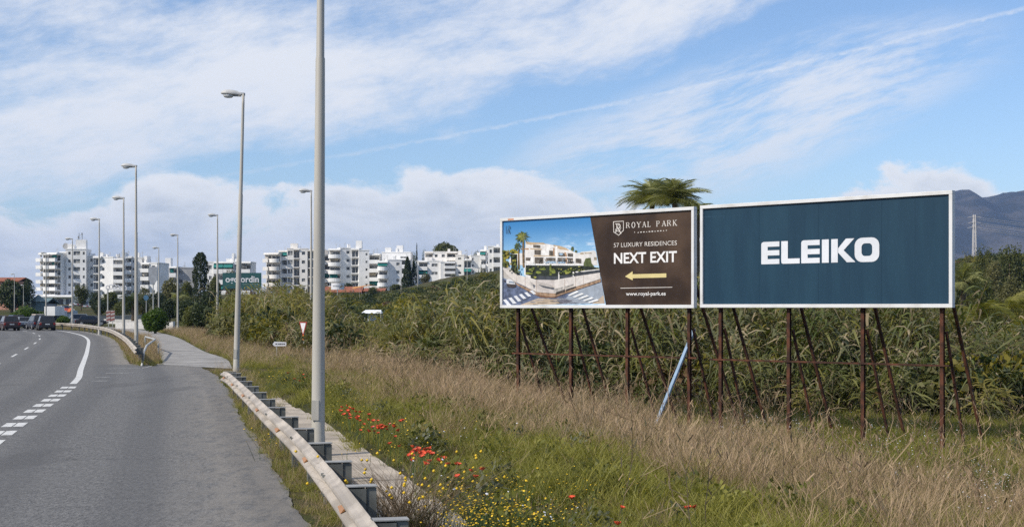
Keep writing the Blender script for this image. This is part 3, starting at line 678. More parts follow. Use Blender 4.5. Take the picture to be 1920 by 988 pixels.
# serif capitals drawn as strokes for ROYAL PARK
SER = {'R': [(0, 0, 0, 1, .16), (0, .98, .45, .98, .07), (.45, .98, .6, .78, .12), (.6, .78, .45, .53, .12), (.45, .53, 0, .53, .07), (.3, .53, .72, .02, .14)],
       'O': [(.36 + .36 * math.cos(a), .5 + .5 * math.sin(a), .36 + .36 * math.cos(a + .524), .5 + .5 * math.sin(a + .524), .07 + .09 * abs(math.cos(a + .26))) for a in np.arange(0, 6.2, .5236)],
       'Y': [(0, 1, .38, .48, .15), (.75, 1, .38, .48, .08), (.38, .5, .38, 0, .15)], 'A': [(.05, 0, .38, 1, .08), (.38, 1, .74, 0, .16), (.2, .36, .56, .36, .07)],
       'L': [(.05, 0, .05, 1, .16), (.05, .03, .58, .03, .07), (.57, .03, .57, .2, .07)], 'P': [(.05, 0, .05, 1, .16), (.05, .97, .48, .97, .07), (.48, .97, .62, .76, .12), (.62, .76, .48, .50, .12), (.48, .5, .05, .5, .07)],
       'K': [(.05, 0, .05, 1, .16), (.62, 1, .1, .45, .08), (.25, .58, .70, 0, .15)]}
FEET = {'R': [(0, 0), (0, 1)], 'Y': [(.38, 0), (0, 1), (.75, 1)], 'A': [(.05, 0), (.74, 0)], 'L': [(.05, 1), (.05, 0)], 'P': [(.05, 0), (.05, 1)], 'K': [(.05, 0), (.05, 1), (.62, 1), (.72, 0)], 'O': []}
def stroke(mb, x0, y0, x1, y1, w, f, out=.012):
    d = math.hypot(x1 - x0, y1 - y0) or 1; px_, py_ = -(y1 - y0) / d * w / 2, (x1 - x0) / d * w / 2
    mb.poly([f(x0 + px_, y0 + py_, out), f(x1 + px_, y1 + py_, out), f(x1 - px_, y1 - py_, out), f(x0 - px_, y0 - py_, out)])
mb = MB(); x = 0.; text = 'ROYAL PARK'; lays = [0]
tA, zA = bpx(1120 + 303 / 5.489, 395 + 180 / 5.489); tB, _ = bpx(1120 + 818 / 5.489, 395 + 150 / 5.489); _, zC = bpx(1120 + 303 / 5.489, 395 + 124 / 5.489)
adv = [1.22 if c != ' ' else .75 for c in text]; tot = sum(adv) - .5
for c, a_ in zip(text, adv):
    if c != ' ':
        k = (tB - tA) / tot; hh = zC - zA
        def f(u, v, o, X=x): lays[0] += 1e-5; return bpt(tA + (X + u) * k, zA + v * hh, o + lays[0])
        for s_ in SER[c]: stroke(mb, *s_, f)
        for u, v in FEET[c]: stroke(mb, u - .16, v + (.03 if v == 0 else -.03), u + .16, v + (.03 if v == 0 else -.03), .07, f)
    x += a_
mb.build('lettering', ml1, r1)
def Z4(x, y): return (1120 + x / 5.489, 395 + y / 5.489)
lettering('lettering', '57 LUXURY RESIDENCES', *[Z4(172, 378)[0], Z4(822, 0)[0], Z4(0, 378)[1], Z4(0, 335)[1]], r1, ml1)
lettering('lettering', 'NEXT EXIT', Z4(174, 0)[0], Z4(822, 0)[0], Z4(0, 543)[1], Z4(0, 440)[1], r1, ml2, bold=.022)
lettering('lettering', 'www.royal-park.es', Z4(298, 0)[0], Z4(706, 0)[0], Z4(0, 873)[1], Z4(0, 836)[1], r1, ml2, bold=.012)
mb = MB()                                    # small unreadable line under the name
for k in range(10):
    x = 415 + k * 29; y = 229 - k * 1.9; p = [Z4(x, y), Z4(x + 16, y - 1), Z4(x + 16, y - 11), Z4(x, y - 10)]
    if k % 3 == 0: p = [p[0], Z4(x + 14, y), Z4(x + 9, y - 12)]
    flat(mb, p, .012)
flat(mb, [Z4(386, 229), Z4(392, 222), Z4(386, 216), Z4(381, 222)], .012); flat(mb, [Z4(712, 209), Z4(719, 203), Z4(712, 197), Z4(706, 203)], .012); mb.build('small_lettering', ml1, r1)
mb = MB(); SH = [(165, 112), (274, 105), (274, 205), (222, 258), (168, 222)]; SI = [(172, 118), (268, 112), (268, 201), (222, 250), (174, 217)]
for k in range(5): flat(mb, [Z4(*SH[k]), Z4(*SH[(k + 1) % 5]), Z4(*SI[(k + 1) % 5]), Z4(*SI[k])], .012)
def zf(u, v, o): lays[0] += 1e-5; return bpt(*bpx(*Z4(188 + u * 62, 228 - v * 92)), o + lays[0] - .001)
for s_ in ((.25, .1, .25, 1, .12), (0, .98, .6, 1., .08), (.6, 1., .85, .75, .13), (.85, .75, .6, .5, .13), (.6, .5, .3, .5, .08), (.45, .5, .95, -.1, .14), (.05, .0, .05, .45, .08), (.05, .0, .55, .95, .06), (.55, .05, .95, .6, .06), (.1, .3, .75, .15, .05)): stroke(mb, *s_, zf)
mb.build('crest', ml1, r1)
mb = MB(); flat(mb, [Z4(287, 677), Z4(366, 623), Z4(366, 654), Z4(712, 645), Z4(712, 687), Z4(366, 695), Z4(366, 716)], .012); mb.build('arrow', mar, r1)
mb = MB(); flat(mb, [Z4(240, 794), Z4(774, 784), Z4(774, 790), Z4(240, 800)], .012); mb.build('rule_line', ml1, r1)
mb = MB(); p = [(955, 413.2), (966, 412.5), (966, 410.2), (955, 410.9)]; flat(mb, p, .0745); mb.build('orange_sticker', M('orange_sticker', (.55, .20, .06), .6), r1)

# ---- loose blue bar leaning on the struts
a, b_ = Vector((4.02, 38.8, 0)), Vector((5.56, 40.85, 1.72)); a.z = h1(a.x, a.y) - .1
rb = empty('leaning_bar', a, 0, 'pale blue metal bar leaning against a rusty billboard post', 'metal bar'); mb = MB(); mb.bar(a, b_, .09, .015); mb.bar(a + Vector((.05, -.02, 0)), b_ + Vector((.05, -.02, 0)), .015, .07)
mb.build('bar', M('blue_grey_bar', (.22, .31, .42), .5, .1), rb)

# ================================================================== SIGNS
red_p = M('sign_red', (.26, .035, .02), .5, .15); white_p = M('sign_white', (.66, .66, .68), .5, .05); grey_p = M('sign_grey_back', (.28, .30, .33), .6, .1); blue_p = M('sign_blue', (.05, .13, .22), .5, .1)
g = Vector((-10.95, 70, h1(-10.95, 70))); ys = empty('yield_sign', g, R(-52), 'red and white triangular yield sign left of the nearest tall pole', 'road sign')
zc = CH + (HOR - 603) / FPX * 70 - g.z; w = .44; hh = .78
mb = MB(); tri = lambda k, y: [(-w * k, y, zc - (1 - k) * .20), (w * k, y, zc - (1 - k) * .20), (0, y, zc - hh + (1 - k) * .42)]
mb.loft([tri(1, 0), tri(1, -.02)]); pl = mb.build('plate', red_p, ys, True, bevel=.004); mb = MB(); mb.loft([tri(.66, -.021), tri(.66, -.026)]); mb.build('white_field', white_p, pl, True)
mb = MB(); mb.box((0, .045, (zc - .1) / 2 - .15), (.06, .05, zc + .2)); mb.build('pole', galv, ys, True)
mb = MB(); mb.box((.05, -.03, zc - .82), (.14, .02, .26)); mb.build('orange_tag', M('orange_tag', (.5, .16, .04), .6), ys, True)
Y = 64.; p = at(524, 645, Y); g = Vector((p.x, Y, h1(p.x, Y))); ds = empty('direction_sign', g, 0, 'small white arrow direction sign low in the grass', 'road sign')
zc = p.z - g.z; mb = MB(); o = [(-.33, 0), (-.24, .12), (.33, .10), (.33, -.09), (-.24, -.10)]
mb.loft([[(x, -.02, zc + z) for x, z in o], [(x, .0, zc + z) for x, z in o]]); pl = mb.build('arrow_plate', white_p, ds, True)
mb = MB()
for k, (x, w_) in enumerate(((-.19, .07), (-.08, .05), (-.01, .09), (.10, .07), (.19, .08))): mb.box((x + w_ / 2, -.024, zc + .01), (w_, .004, .055))
mb.build('small_lettering', M('dark_sign_print', (.06, .06, .07), .6), pl, True)
for x in (-.14,): mb = MB(); mb.box((x, .03, zc / 2 - .1), (.05, .05, zc + .2)); mb.build('post', galv, ds, True)
# green billboard far left
Y = 270.; pA, pB = at(417.5, 541, Y), at(490, 511.5, Y); g = Vector(((pA.x + pB.x) / 2, Y, h1((pA.x + pB.x) / 2, Y)))
gs = empty('billboard', g, 0, 'dark green billboard with white lowercase lettering behind the second lamp pole', 'billboard')
gm = M('green_vinyl', (.020, .085, .085), .5, .15, .3)
mb = MB(); mb.box2(pA.x, pB.x, Y - .1, Y + .1, pA.z, pB.z); pn = mb.build('panel', gm, gs)
def far_text(s, x0, x1, yb, yt, name, bold=0.):
    co, fs = text_mesh(s, bold); cap = text_mesh('x')[0][:, 1].max(); a_, b2 = at(x0, yb, Y), at(x1, yt, Y); xa, xb = co[:, 0].min(), co[:, 0].max()
    mb = MB(); mb.add([(a_.x + (c[0] - xa) / (xb - xa) * (b2.x - a_.x), Y - .115, a_.z + c[1] / cap * (b2.z - a_.z)) for c in co], fs); mb.build(name, white_p, pn)
far_text('ogojordin', 423, 485.5, 529, 521.5, 'lettering', .02)
mb = MB()
for k in range(9): a_ = at(455 + k * 3.4, 533, Y); mb.box((a_.x + .12, Y - .11, a_.z), (.26 if k % 3 else .18, .02, .12))
mb.build('small_lettering', M('pale_teal_print', (.20, .33, .34), .5), pn)
for px in (425, 447, 470, 484): p = at(px, 541, Y); zb = h1(p.x, Y) - .5; mb = MB(); mb.box2(p.x - .1, p.x + .1, Y + .12, Y + .32, zb, p.z + 2.5); mb.build('post', rust, gs)

# ================================================================== BUILDINGS
teal = M('teal_awning', (.015, .17, .15), .7, .15); tan = M('cream_tan_blind', (.62, .56, .48), .9, .08, .3); terracotta = M('terracotta_tile', (.28, .10, .055), .85, .25, 2.)  # tan is the plain cream colour of the balcony blinds
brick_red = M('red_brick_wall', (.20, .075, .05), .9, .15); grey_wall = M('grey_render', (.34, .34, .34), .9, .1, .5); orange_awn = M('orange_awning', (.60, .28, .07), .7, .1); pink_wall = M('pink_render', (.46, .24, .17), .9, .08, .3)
warm_white = M('warm_white_render', (.80, .765, .715), .85, .05, .3)
class Block:
    """one volume of a building: facade given by photo columns, turned by yaw, with bays and storeys"""
    def __init__(s, root, Y, px0, px1, pyt, pyb, yaw=0., depth=9., wall=white_wall):
        s.root = root; a = at(px0, pyb, Y); s.W = (px1 - px0) / FPX * Y / max(.3, math.cos(yaw)); s.z1 = CH + (HOR - pyt) / FPX * Y
        s.z0 = CH + (HOR - pyb) / FPX * Y; s.m = Matrix.Translation((a.x, Y, 0)) @ Matrix.Rotation(yaw, 4, 'Z'); s.depth = depth; s.wall = wall; s.w = MB()
    def part(s, name, mat, fn):
        mb = MB(); fn(mb); o = mb.build(name, mat, s.root); return o
    def wallbox(s, x0, x1, y0, y1, z0, z1): s.w.box2(x0, x1, y0, y1, z0, z1, s.m)
    def window(s, x0, x1, z0, z1, y, mat=None):
        mat = mat or random.choice([dark_glass, shade_glass, shade_glass])
        o = s.part('window', mat, lambda mb: mb.box2(x0, x1, y, y + .08, z0, z1, s.m))
        s_ = MB(); s_.box2(x0 - .06, x1 + .06, y - .10, y - .01, z0 - .12, z0 - .01, s.m)
        if (x1 - x0) > 1.5: xm = (x0 + x1) / 2; s_.box2(xm - .05, xm + .05, y - .05, y - .005, z0, z1, s.m)
        s_.build('frame', white_wall, o)
    def holes(s, x0, x1, z0, z1, hs, rev=.35):
        """wall of cells leaving the openings hs=[(x0,x1,z0,z1)] free"""
        xs = sorted(set([x0, x1] + [h[0] for h in hs] + [h[1] for h in hs])); zs = sorted(set([z0, z1] + [h[2] for h in hs] + [h[3] for h in hs]))
        for i in range(len(xs) - 1):
            for j in range(len(zs) - 1):
                cx, cz = (xs[i] + xs[i + 1]) / 2, (zs[j] + zs[j + 1]) / 2
                if not any(h[0] < cx < h[1] and h[2] < cz < h[3] for h in hs): s.w.box2(xs[i], xs[i + 1], 0, rev, zs[j], zs[j + 1], s.m)
        s.w.box2(x0, x1, rev + .09, s.depth, z0, z1, s.m)
    def bays(s, spec, floors, top=None):
        """spec: [(share, code)], floors: storey count"""
        tot = sum(b[0] for b in spec); x = 0.; fh = (s.z1 - s.z0) / floors
        for bi, bay in enumerate(spec):
            share, code = bay[0], bay[1]; x1 = x + s.W * share / tot; w = x1 - x; par = bay[2] if len(bay) > 2 else {}
            if code == 'p': s.w.box2(x, x1, 0, s.depth, s.z0 - 8, s.z1, s.m)
            elif code in 'wWvo':
                ww = {'w': .42, 'W': .74, 'v': .5, 'o': .36}[code] * w; hh = {'w': .36, 'W': .5, 'v': .62, 'o': .3}[code] * fh; hs = []
                for f in range(floors):
                    zc = s.z0 + (f + .55) * fh; h = (x + (w - ww) / 2, x + (w + ww) / 2, zc - hh / 2, zc + hh / 2); hs.append(h); s.window(*h, .30)
                s.holes(x, x1, s.z0 - 8, s.z1, hs)
            elif code in 'brgt':
                rec = par.get('rec', 2.0)
                s.w.box2(x, x1, rec, s.depth, s.z0 - 8, s.z1, s.m)
                for f in range(floors):
                    zb = s.z0 + f * fh; s.w.box2(x + .003, x1 - .003, 0.003, rec, zb - .25, zb, s.m)
                    s.window(x + w * .10, x1 - w * .12, zb + .12, zb + fh * .72, rec - .1, dark_glass if code == 'g' or random.random() < .4 else shade_glass)
                    if code in 'bt':
                        pr_ = par.get('out', .9)
                        s.part('balcony', s.wall, lambda mb: (mb.box2(x + .05, x1 - .05, -pr_, .0, zb - .28, zb - .06, s.m), mb.box2(x + .05, x1 - .05, -pr_ - .16, -pr_, zb - .28, zb + fh * .36, s.m),
                               mb.box2(x + .05, x + .2, -pr_, 0, zb - .06, zb + fh * .36, s.m), mb.box2(x1 - .2, x1 - .05, -pr_, 0, zb - .06, zb + fh * .36, s.m)))
                    if code == 'r':
                        def rnd(mb, n=9):
                            cx, rx, ry = (x + x1) / 2, w * .53, par.get('out', 1.6)
                            ang = np.linspace(math.pi, 2 * math.pi, n); mo = lambda a, k, z: s.m @ Vector((cx + rx * k * math.cos(a), ry * k * math.sin(a) * 1. + .1, z))
                            mb.loft([[mo(a, 1, zb - .3) , mo(a, 1, zb + fh * .38), mo(a, .9, zb + fh * .38), mo(a, .9, zb - .3)] for a in ang]); mb.poly([mo(a, .95, zb - .28) for a in ang]); mb.poly([mo(a, .95, zb - .05) for a in ang])
                        s.part('balcony', s.wall, rnd)
                    if code in 'br' and random.random() < .38: s.part('blind', random.choice([tan, tan, shade_glass, M('sand_blind', (.50, .42, .30), .8), teal]), lambda mb: mb.box2(x + w * .12, x + w * random.uniform(.4, .88), .25, .32, zb + fh * random.uniform(.42, .6), zb + fh * .88, s.m))
                    if code == 'g': s.part('slab_edge', s.wall, lambda mb: mb.box2(x, x1, -.12, .0, zb - .3, zb + .02, s.m))
                    if f in par.get('awn', []): s.part('awning', teal, lambda mb: mb.add([s.m @ Vector(q) for q in ((x + .1, .0, zb + fh * .86), (x1 - .1, .0, zb + fh * .86), (x1 - .1, -1.1, zb + fh * .48), (x + .1, -1.1, zb + fh * .48), (x + .1, .05, zb + fh * .90), (x1 - .1, .05, zb + fh * .90), (x1 - .1, -1.15, zb + fh * .52), (x + .1, -1.15, zb + fh * .52))], [(0, 1, 2, 3), (7, 6, 5, 4), (0, 4, 5, 1), (3, 2, 6, 7), (0, 3, 7, 4), (1, 5, 6, 2)]))
                s.w.box2(x - .002, x1 + .002, -.9 if code == 'r' else -.5, rec, s.z1 - .35, s.z1 + .003, s.m)
            x = x1
        s.part('roof', s.wall, lambda mb: mb.box2(-.12, s.W + .12, -.12, s.depth + .1, s.z1 + .006, s.z1 + .35, s.m))
        for k in range(random.choice([1, 1, 2, 3])):
            u = random.uniform(.1, .9) * s.W; h_ = random.uniform(.9, 2.6); s.part('aerial', galv, lambda mb: (mb.box2(u - .05, u + .05, 3, 3.1, s.z1 + .355, s.z1 + .355 + h_, s.m), mb.box2(u - .5, u + .5, 3.02, 3.08, s.z1 + h_ * .9, s.z1 + h_ * .9 + .06, s.m)))
        if random.random() < .6: u = random.uniform(.1, .7) * s.W; s.part('chimney', s.wall, lambda mb: mb.box2(u, u + random.uniform(.6, 1.4), 1.2, 2.4, s.z1 + .355, s.z1 + random.uniform(1.0, 1.9), s.m))
        s.w.build('wall', s.wall, s.root); return s
    def rooftop(s, *boxes):
        for u0, u1, h in boxes: s.part('roof_box', s.wall, lambda mb: mb.box2(u0 * s.W, u1 * s.W, 1.5, 4.5, s.z1 + .36, s.z1 + h, s.m))
        return s
def building(name, px, Y, label, group='white apartment blocks on the hill'):
    x = (px - 960) / FPX * Y; return empty(name, (x, Y, h1(x, Y)), 0, label, 'building', group)
# --- left block with the antenna mast
Y = 450
r = building('apartment_block', 130, Y, 'six storey white block with rooftop antenna mast and stacked corner balconies at the left', 'white blocks beyond the road')
Block(r, Y - 1.5, 73, 112, 476, 557, R(-20), 10).bays([(1, 'b', {'out': 1.6}), (1.3, 'r'), (1.2, 'b')], 6)
Block(r, Y, 112, 127, 474, 557, 0, 10).bays([(1, 'o')], 6)
Block(r, Y - 1, 125, 160, 468, 557, R(8), 10).bays([(.8, 'w'), (1.3, 'W'), (.7, 'w')], 6).rooftop((.0, .2, 2.), (.42, .95, 3.4))
mb = MB(); p = at(147.5, 463, Y)
for dx in (-.55, .55): mb.box2(p.x + dx - .07, p.x + dx + .07, Y + 2, Y + 2.14, p.z - 2, p.z + 4.8)
for k in range(7): mb.bar((p.x - .55, Y + 2.07, p.z - 1 + k * .8), (p.x + .55, Y + 2.07, p.z - .4 + k * .8), .08, .08)
for k in range(5): mb.box((p.x + random.uniform(-.9, .9), Y + 1.8, p.z + k * 1.1), (.32, .3, .9))
mb.build('antenna_mast', M('mast_grey', (.25, .26, .27), .6), r)
mb = MB(); p = at(122, 467, Y); mb.loft([[(p.x + rr_ * math.cos(a), Y + 1 + dy, p.z + 1. + rr_ * math.sin(a)) for a in np.linspace(0, 6.283, 12, endpoint=False)] for rr_, dy in ((.2, .35), (.8, .1), (1.1, -.2))]); mb.box((p.x, Y + 1.3, p.z - .3), (.12, .12, 2)); mb.build('dish', grey_wall, r)
Block(r, Y - 7, 74, 136, 555, 574, 0, 12).bays([(1, 'g'), (1.4, 'g'), (1, 'g')], 1)
r = building('apartment_block', 190, Y, 'white block with rounded glazed stairwell right of the antenna block', 'white blocks beyond the road')
Block(r, Y + 3, 160, 176, 481, 558, R(12), 10).bays([(.6, 'p'), (1, 'w')], 5); Block(r, Y + 1, 175, 189, 482, 558, 0, 10).bays([(1, 'g')], 5); Block(r, Y + 2, 188, 214, 483, 558, R(-14), 10).bays([(1, 'w'), (1.2, 'p')], 5)
Block(r, Y + 1, 213, 233, 486, 558, R(0), 10).bays([(1.3, 'b')], 5).rooftop((.1, .2, 1.8), (.8, .95, 2.4)); Block(r, Y + 3, 233, 246, 482, 558, R(10), 10).bays([(1, 'b')], 5)
r = building('apartment_block', 260, Y, 'stepped white block with corner balconies between the near lamp posts', 'white blocks beyond the road')
Block(r, Y + 5, 246, 266, 484, 555, 0, 10).bays([(.7, 'o'), (1, 'p')], 5); Block(r, Y + 4, 265, 296, 494, 555, R(-8), 10).bays([(1.1, 'b'), (1, 'w')], 4).rooftop((.05, .25, 2.6))
r = building('apartment_block', 320, Y + 30, 'low white block with square roof tower left of the cypress', 'white blocks beyond the road')
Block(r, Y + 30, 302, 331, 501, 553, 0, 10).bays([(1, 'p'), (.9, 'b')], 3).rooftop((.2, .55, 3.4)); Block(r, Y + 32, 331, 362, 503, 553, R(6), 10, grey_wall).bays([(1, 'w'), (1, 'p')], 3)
r = building('apartment_block', 425, Y + 30, 'white block with teal awnings behind the green billboard', 'white blocks beyond the road')
Block(r, Y + 30, 388, 470, 492, 552, 0, 10).bays([(.7, 'w'), (1, 't', {'awn': [0, 2]}), (1, 't', {'awn': [2]}), (.8, 'W'), (1, 'b')], 3).rooftop((.55, .6, 3.4), (.42, .72, 1.4))
# --- hill row
Y = 500
r = building('apartment_block', 540, Y, 'white hill block with curved stacked balconies left of the nearest tall pole')
Block(r, Y - 2, 495, 524, 476, 551, R(-14), 11, warm_white).bays([(.8, 'b', {'out': 1.3}), (1.4, 'r')], 5); Block(r, Y, 522, 540, 471, 551, 0, 11, warm_white).bays([(1, 't', {'awn': [4]})], 5)
Block(r, Y - 1, 538, 576, 467, 551, R(4), 11, warm_white).bays([(1, 'W'), (.9, 'g'), (1.2, 'w')], 5).rooftop((.15, .5, 2.2)); Block(r, Y, 575, 606, 469, 551, R(-4), 11, warm_white).bays([(1, 'g'), (.6, 'o'), (.8, 'b')], 5)
r = building('apartment_block', 665, Y, 'tall white hill block with square roof tower right of the nearest tall pole')
Block(r, Y + 2, 606, 622, 478, 545, 0, 10, warm_white).bays([(1, 'b')], 4); Block(r, Y - 1, 616, 638, 468, 542, 0, 10).bays([(1, 'r')], 5); Block(r, Y, 638, 659, 466, 542, R(18), 10).bays([(.5, 'p'), (1, 'w')], 5)
Block(r, Y, 658, 673, 467, 542, 0, 10).bays([(1, 'g')], 5).rooftop((.55, 1.3, 3.2)); Block(r, Y - 1, 673, 692, 470, 542, R(14), 10).bays([(.6, 'p'), (.7, 'o')], 5); Block(r, Y + 1, 690, 712, 477, 542, 0, 10).bays([(1, 'b')], 4)
r = building('apartment_block', 735, Y - 15, 'white hill block with rounded corner balconies left of the dark conifers')
Block(r, Y - 15, 708, 727, 491, 536, 0, 10).bays([(1, 'r', {'awn': [2]})], 3); Block(r, Y - 14, 726, 753, 488, 534, R(10), 10).bays([(.9, 'p'), (1, 'w')], 3); Block(r, Y - 12, 751, 770, 486, 534, 0, 10).bays([(1, 'b')], 3)
Block(r, Y - 3, 716, 770, 474, 500, 0, 10).bays([(1, 'p'), (1, 'w')], 1).rooftop((.1, .3, 2.), (.5, .72, 2.8))
r = building('apartment_block', 820, Y - 5, 'broad low white hill building with terraces right of the dark conifers')
Block(r, Y - 3, 796, 866, 473, 502, R(3), 10, warm_white).bays([(1, 'b'), (.8, 'w'), (.9, 'w'), (1.3, 'b'), (.5, 'p')], 2); Block(r, Y - 8, 782, 828, 490, 521, 0, 10).bays([(.2, 'p'), (1, 't', {'awn': [0]}), (1.6, 'w')], 2); Block(r, Y - 9, 826, 853, 492, 522, R(8), 10).bays([(.5, 'p'), (1.2, 'b')], 3)
r = building('apartment_block', 880, Y - 8, 'white hill building with a dark glazed stairwell and teal panel')
Block(r, Y - 8, 854, 870, 479, 519, R(-6), 10, warm_white).bays([(1, 'o')], 3); Block(r, Y - 8, 869, 884, 487, 517, 0, 10).bays([(1, 'g', {'awn': [0]})], 2); Block(r, Y - 7, 883, 908, 480, 517, R(9), 10).bays([(.5, 'w'), (1.2, 'p')], 3)
r = building('apartment_block', 925, Y - 8, 'white hill building with teal glazed top floor beside the picture billboard')
Block(r, Y - 9, 900, 920, 470, 517, R(-6), 10).bays([(1.2, 'b', {'awn': [2]}), (1, 'w')], 3); Block(r, Y - 10, 915, 962, 463, 517, 0, 10).bays([(1, 'w'), (1.6, 'b'), (1, 'w'), (1, 'b')], 3)
# --- small things round the hill foot
Y = 430
def gable(root, px0, px1, pye, pyr, pyb, Y, wall, roof, depth=8.):
    a, b_ = at(px0, pye, Y), at(px1, pyr, Y); zb = min(CH + (HOR - pyb) / FPX * Y, h1(a.x, Y)) - 1
    mb = MB(); mb.box2(a.x, b_.x, Y, Y + depth, zb, a.z); mb.build('wall', wall, root)
    mb = MB(); e = .5
    mb.loft([[(x, Y - e, a.z - .1), (x, Y - e, a.z + .12), (x, Y + depth / 2, b_.z + .2), (x, Y + depth + e, a.z + .12), (x, Y + depth + e, a.z - .1), (x, Y + depth / 2, b_.z)] for x in (a.x - e, b_.x + e)]); mb.build('roof', roof, root)
    for k in range(3): x = a.x + (b_.x - a.x) * (k + .5) / 3; mb = MB(); mb.box2(x - .5, x + .5, Y - .05, Y + .02, a.z - 1.9, a.z - .6); mb.build('window', dark_glass, root)
rt = terracotta
r = building('house', 612, Y, 'long house with dark red tiled roof behind the curved white sign', 'red roofed houses'); gable(r, 590, 676, 548, 538, 556, Y, brick_red, rt)
r = building('house', 700, Y - 5, 'small white house with orange awning below the hill blocks', 'red roofed houses'); gable(r, 684, 719, 546, 541, 553, Y - 8, white_wall, rt)
mb = MB(); a, b_ = at(660, 541, Y - 14), at(694, 534, Y - 14); mb.add([a, (b_.x, Y - 14, b_.z), (b_.x + 1, Y - 10, b_.z + .3), (a.x, Y - 10, a.z + .5), a + Vector((0, 0, -.12)), (b_.x, Y - 14, b_.z - .12), (b_.x + 1, Y - 10, b_.z + .18), (a.x, Y - 10, a.z + .38)], [(0, 1, 2, 3), (7, 6, 5, 4), (0, 4, 5, 1), (1, 5, 6, 2), (2, 6, 7, 3), (3, 7, 4, 0)]); mb.build('awning', orange_awn, r)
for px in (662, 678, 692): p = at(px, 541, Y - 13); mb = MB(); mb.box2(p.x - .05, p.x + .05, Y - 13, Y - 12.9, h1(p.x, Y - 13) - .3, p.z + .9); mb.build('awning_post', galv, r)
Y = 360; p0, p1 = at(620, 543, Y), at(644.5, 530.5, Y); g = (((p0.x + p1.x) / 2), Y, h1((p0.x + p1.x) / 2, Y)); r = empty('shop_sign', g, 0, 'curved white sign board on a post below the tall hill block', 'sign')
mb = MB(); n = 8; arc = lambda k, dy: (p0.x + (p1.x - p0.x) * k / n, Y + 1.0 * (2 * k / n - 1) ** 2 + dy)
mb.loft([[(*arc(k, 0), p0.z), (*arc(k, 0), p1.z), (*arc(k, .15), p1.z), (*arc(k, .15), p0.z)] for k in range(n + 1)]); pn = mb.build('board', white_p, r)
mb = MB()
for k in range(6): x, y_ = arc(1.6 + k * .85, -.03); mb.box((x, y_, (p0.z + p1.z) / 2 + .1), (.28, .04, .35))
mb.build('small_lettering', M('grey_print', (.30, .31, .34), .6), pn); mb = MB(); mb.box2(g[0] - .12, g[0] + .12, Y + .2, Y + .45, g[2] - .3, p0.z + .4); mb.build('post', galv, r)
# white canopy in front of the slope
Y = 200; a, b_ = at(676, 581, Y), at(715, 580, Y); g = ((a.x + b_.x) / 2, Y, h1((a.x + b_.x) / 2, Y)); r = empty('market_tent', g, 0, 'white canopy tent seen over the reeds in front of the green slope', 'tent')
mb = MB(); zt = a.z; mb.add([(a.x, Y, zt - .5), (b_.x, Y, zt - .5), (b_.x, Y + 3, zt - .5), (a.x, Y + 3, zt - .5), (a.x + .6, Y + 1.5, zt), (b_.x - .2, Y + 1.5, zt)], [(0, 1, 5, 4), (1, 2, 5), (2, 3, 4, 5), (3, 0, 4), (0, 3, 2, 1)]); mb.build('canopy', M('white_canvas', (.78, .79, .82), .8), r)
for dx in (.1, .97):
    for dy in (.1, 2.9): x = a.x + (b_.x - a.x) * dx; mb = MB(); mb.box2(x - .05, x + .05, Y + dy - .05, Y + dy + .05, g[2] - .4, zt - .5); mb.build('pole', galv, r)
mb = MB(); x0, x1 = a.x + .25 * (b_.x - a.x), a.x + .7 * (b_.x - a.x); mb.box2(x0, x1, Y + 2.6, Y + 2.65, g[2] - .2, zt - .52); mb.build('side_cloth', M('white_canvas', (.78, .79, .82)), r)
# far left bits
Y = 330; r = building('house', 15, Y, 'pink rendered house at the left edge behind the dark tree', 'small houses at the left'); gable(r, -22, 34, 527, 521, 560, Y, pink_wall, terracotta)
Y = 300; r = building('house', 62, Y, 'small grey house with teal tower roof in front of the left block', 'small houses at the left'); gable(r, 44, 84, 569, 560, 585, Y, grey_wall, M('slate_teal_roof', (.13, .19, .20), .7))
mb = MB(); p = at(72, 561, Y - 1); mb.loft([[(p.x + k * 1.6 * math.cos(a), Y - 1 + k * 1.6 * math.sin(a), p.z + z) for a in np.linspace(0, 6.283, 8, endpoint=False)] for k, z in ((1, -3), (1, -.6), (1.2, -.5), (.1, 1.)) ]); mb.build('tower', M('slate_teal_roof', (.13, .19, .20)), r)
Y = 235; r = building('kiosk', 118, Y, 'low kiosk with red and orange awnings beside the bend', 'small houses at the left'); a = at(104, 581, Y); b_ = at(135, 590, Y); zg = h1(a.x, Y)
mb = MB(); mb.box2(a.x, b_.x, Y, Y + 3, zg - .3, a.z - .1); mb.build('wall', M('pale_blue_wall', (.42, .50, .56), .8), r)
for k in range(5): x = a.x + (b_.x - a.x) * k / 5; w = (b_.x - a.x) / 5 - .05; mb = MB(); mb.loft([[(x, Y - .9, a.z - .35), (x + w, Y - .9, a.z - .35), (x + w, Y - .9, a.z - .29), (x, Y - .9, a.z - .29)], [(x, Y + .1, a.z + .25), (x + w, Y + .1, a.z + .25), (x + w, Y + .1, a.z + .31), (x, Y + .1, a.z + .31)]]); mb.build('awning', red_p if k % 2 else M('orange_red_awning', (.48, .12, .04), .7), r)
mb = MB(); mb.box2(a.x + .3, b_.x - .3, Y - .03, Y + .05, zg + .9, a.z - .5); mb.build('window', dark_glass, r)
Y = 215; a, b_ = at(83, 578, Y), at(101, 597, Y); zg = h1(a.x, Y); r = empty('box_truck', (a.x + .8, Y, zg), 0, 'white box truck parked beside the bend below the left block', 'truck')
mb = MB(); mb.box2(a.x, b_.x + .2, Y, Y + 4.5, zg + .8, a.z + .3); mb.build('cargo_box', white_wall, r, bevel=.04); mb = MB(); mb.box2(a.x + .1, b_.x + .1, Y + 4.52, Y + 6.2, zg + .5, a.z - .4); mb.build('cab', white_p, r, bevel=.1)
mb = MB(); mb.box2(a.x + .15, b_.x - .1, Y + .1, Y + 6.1, zg + .4, zg + .78); mb.build('chassis', post_steel, r)
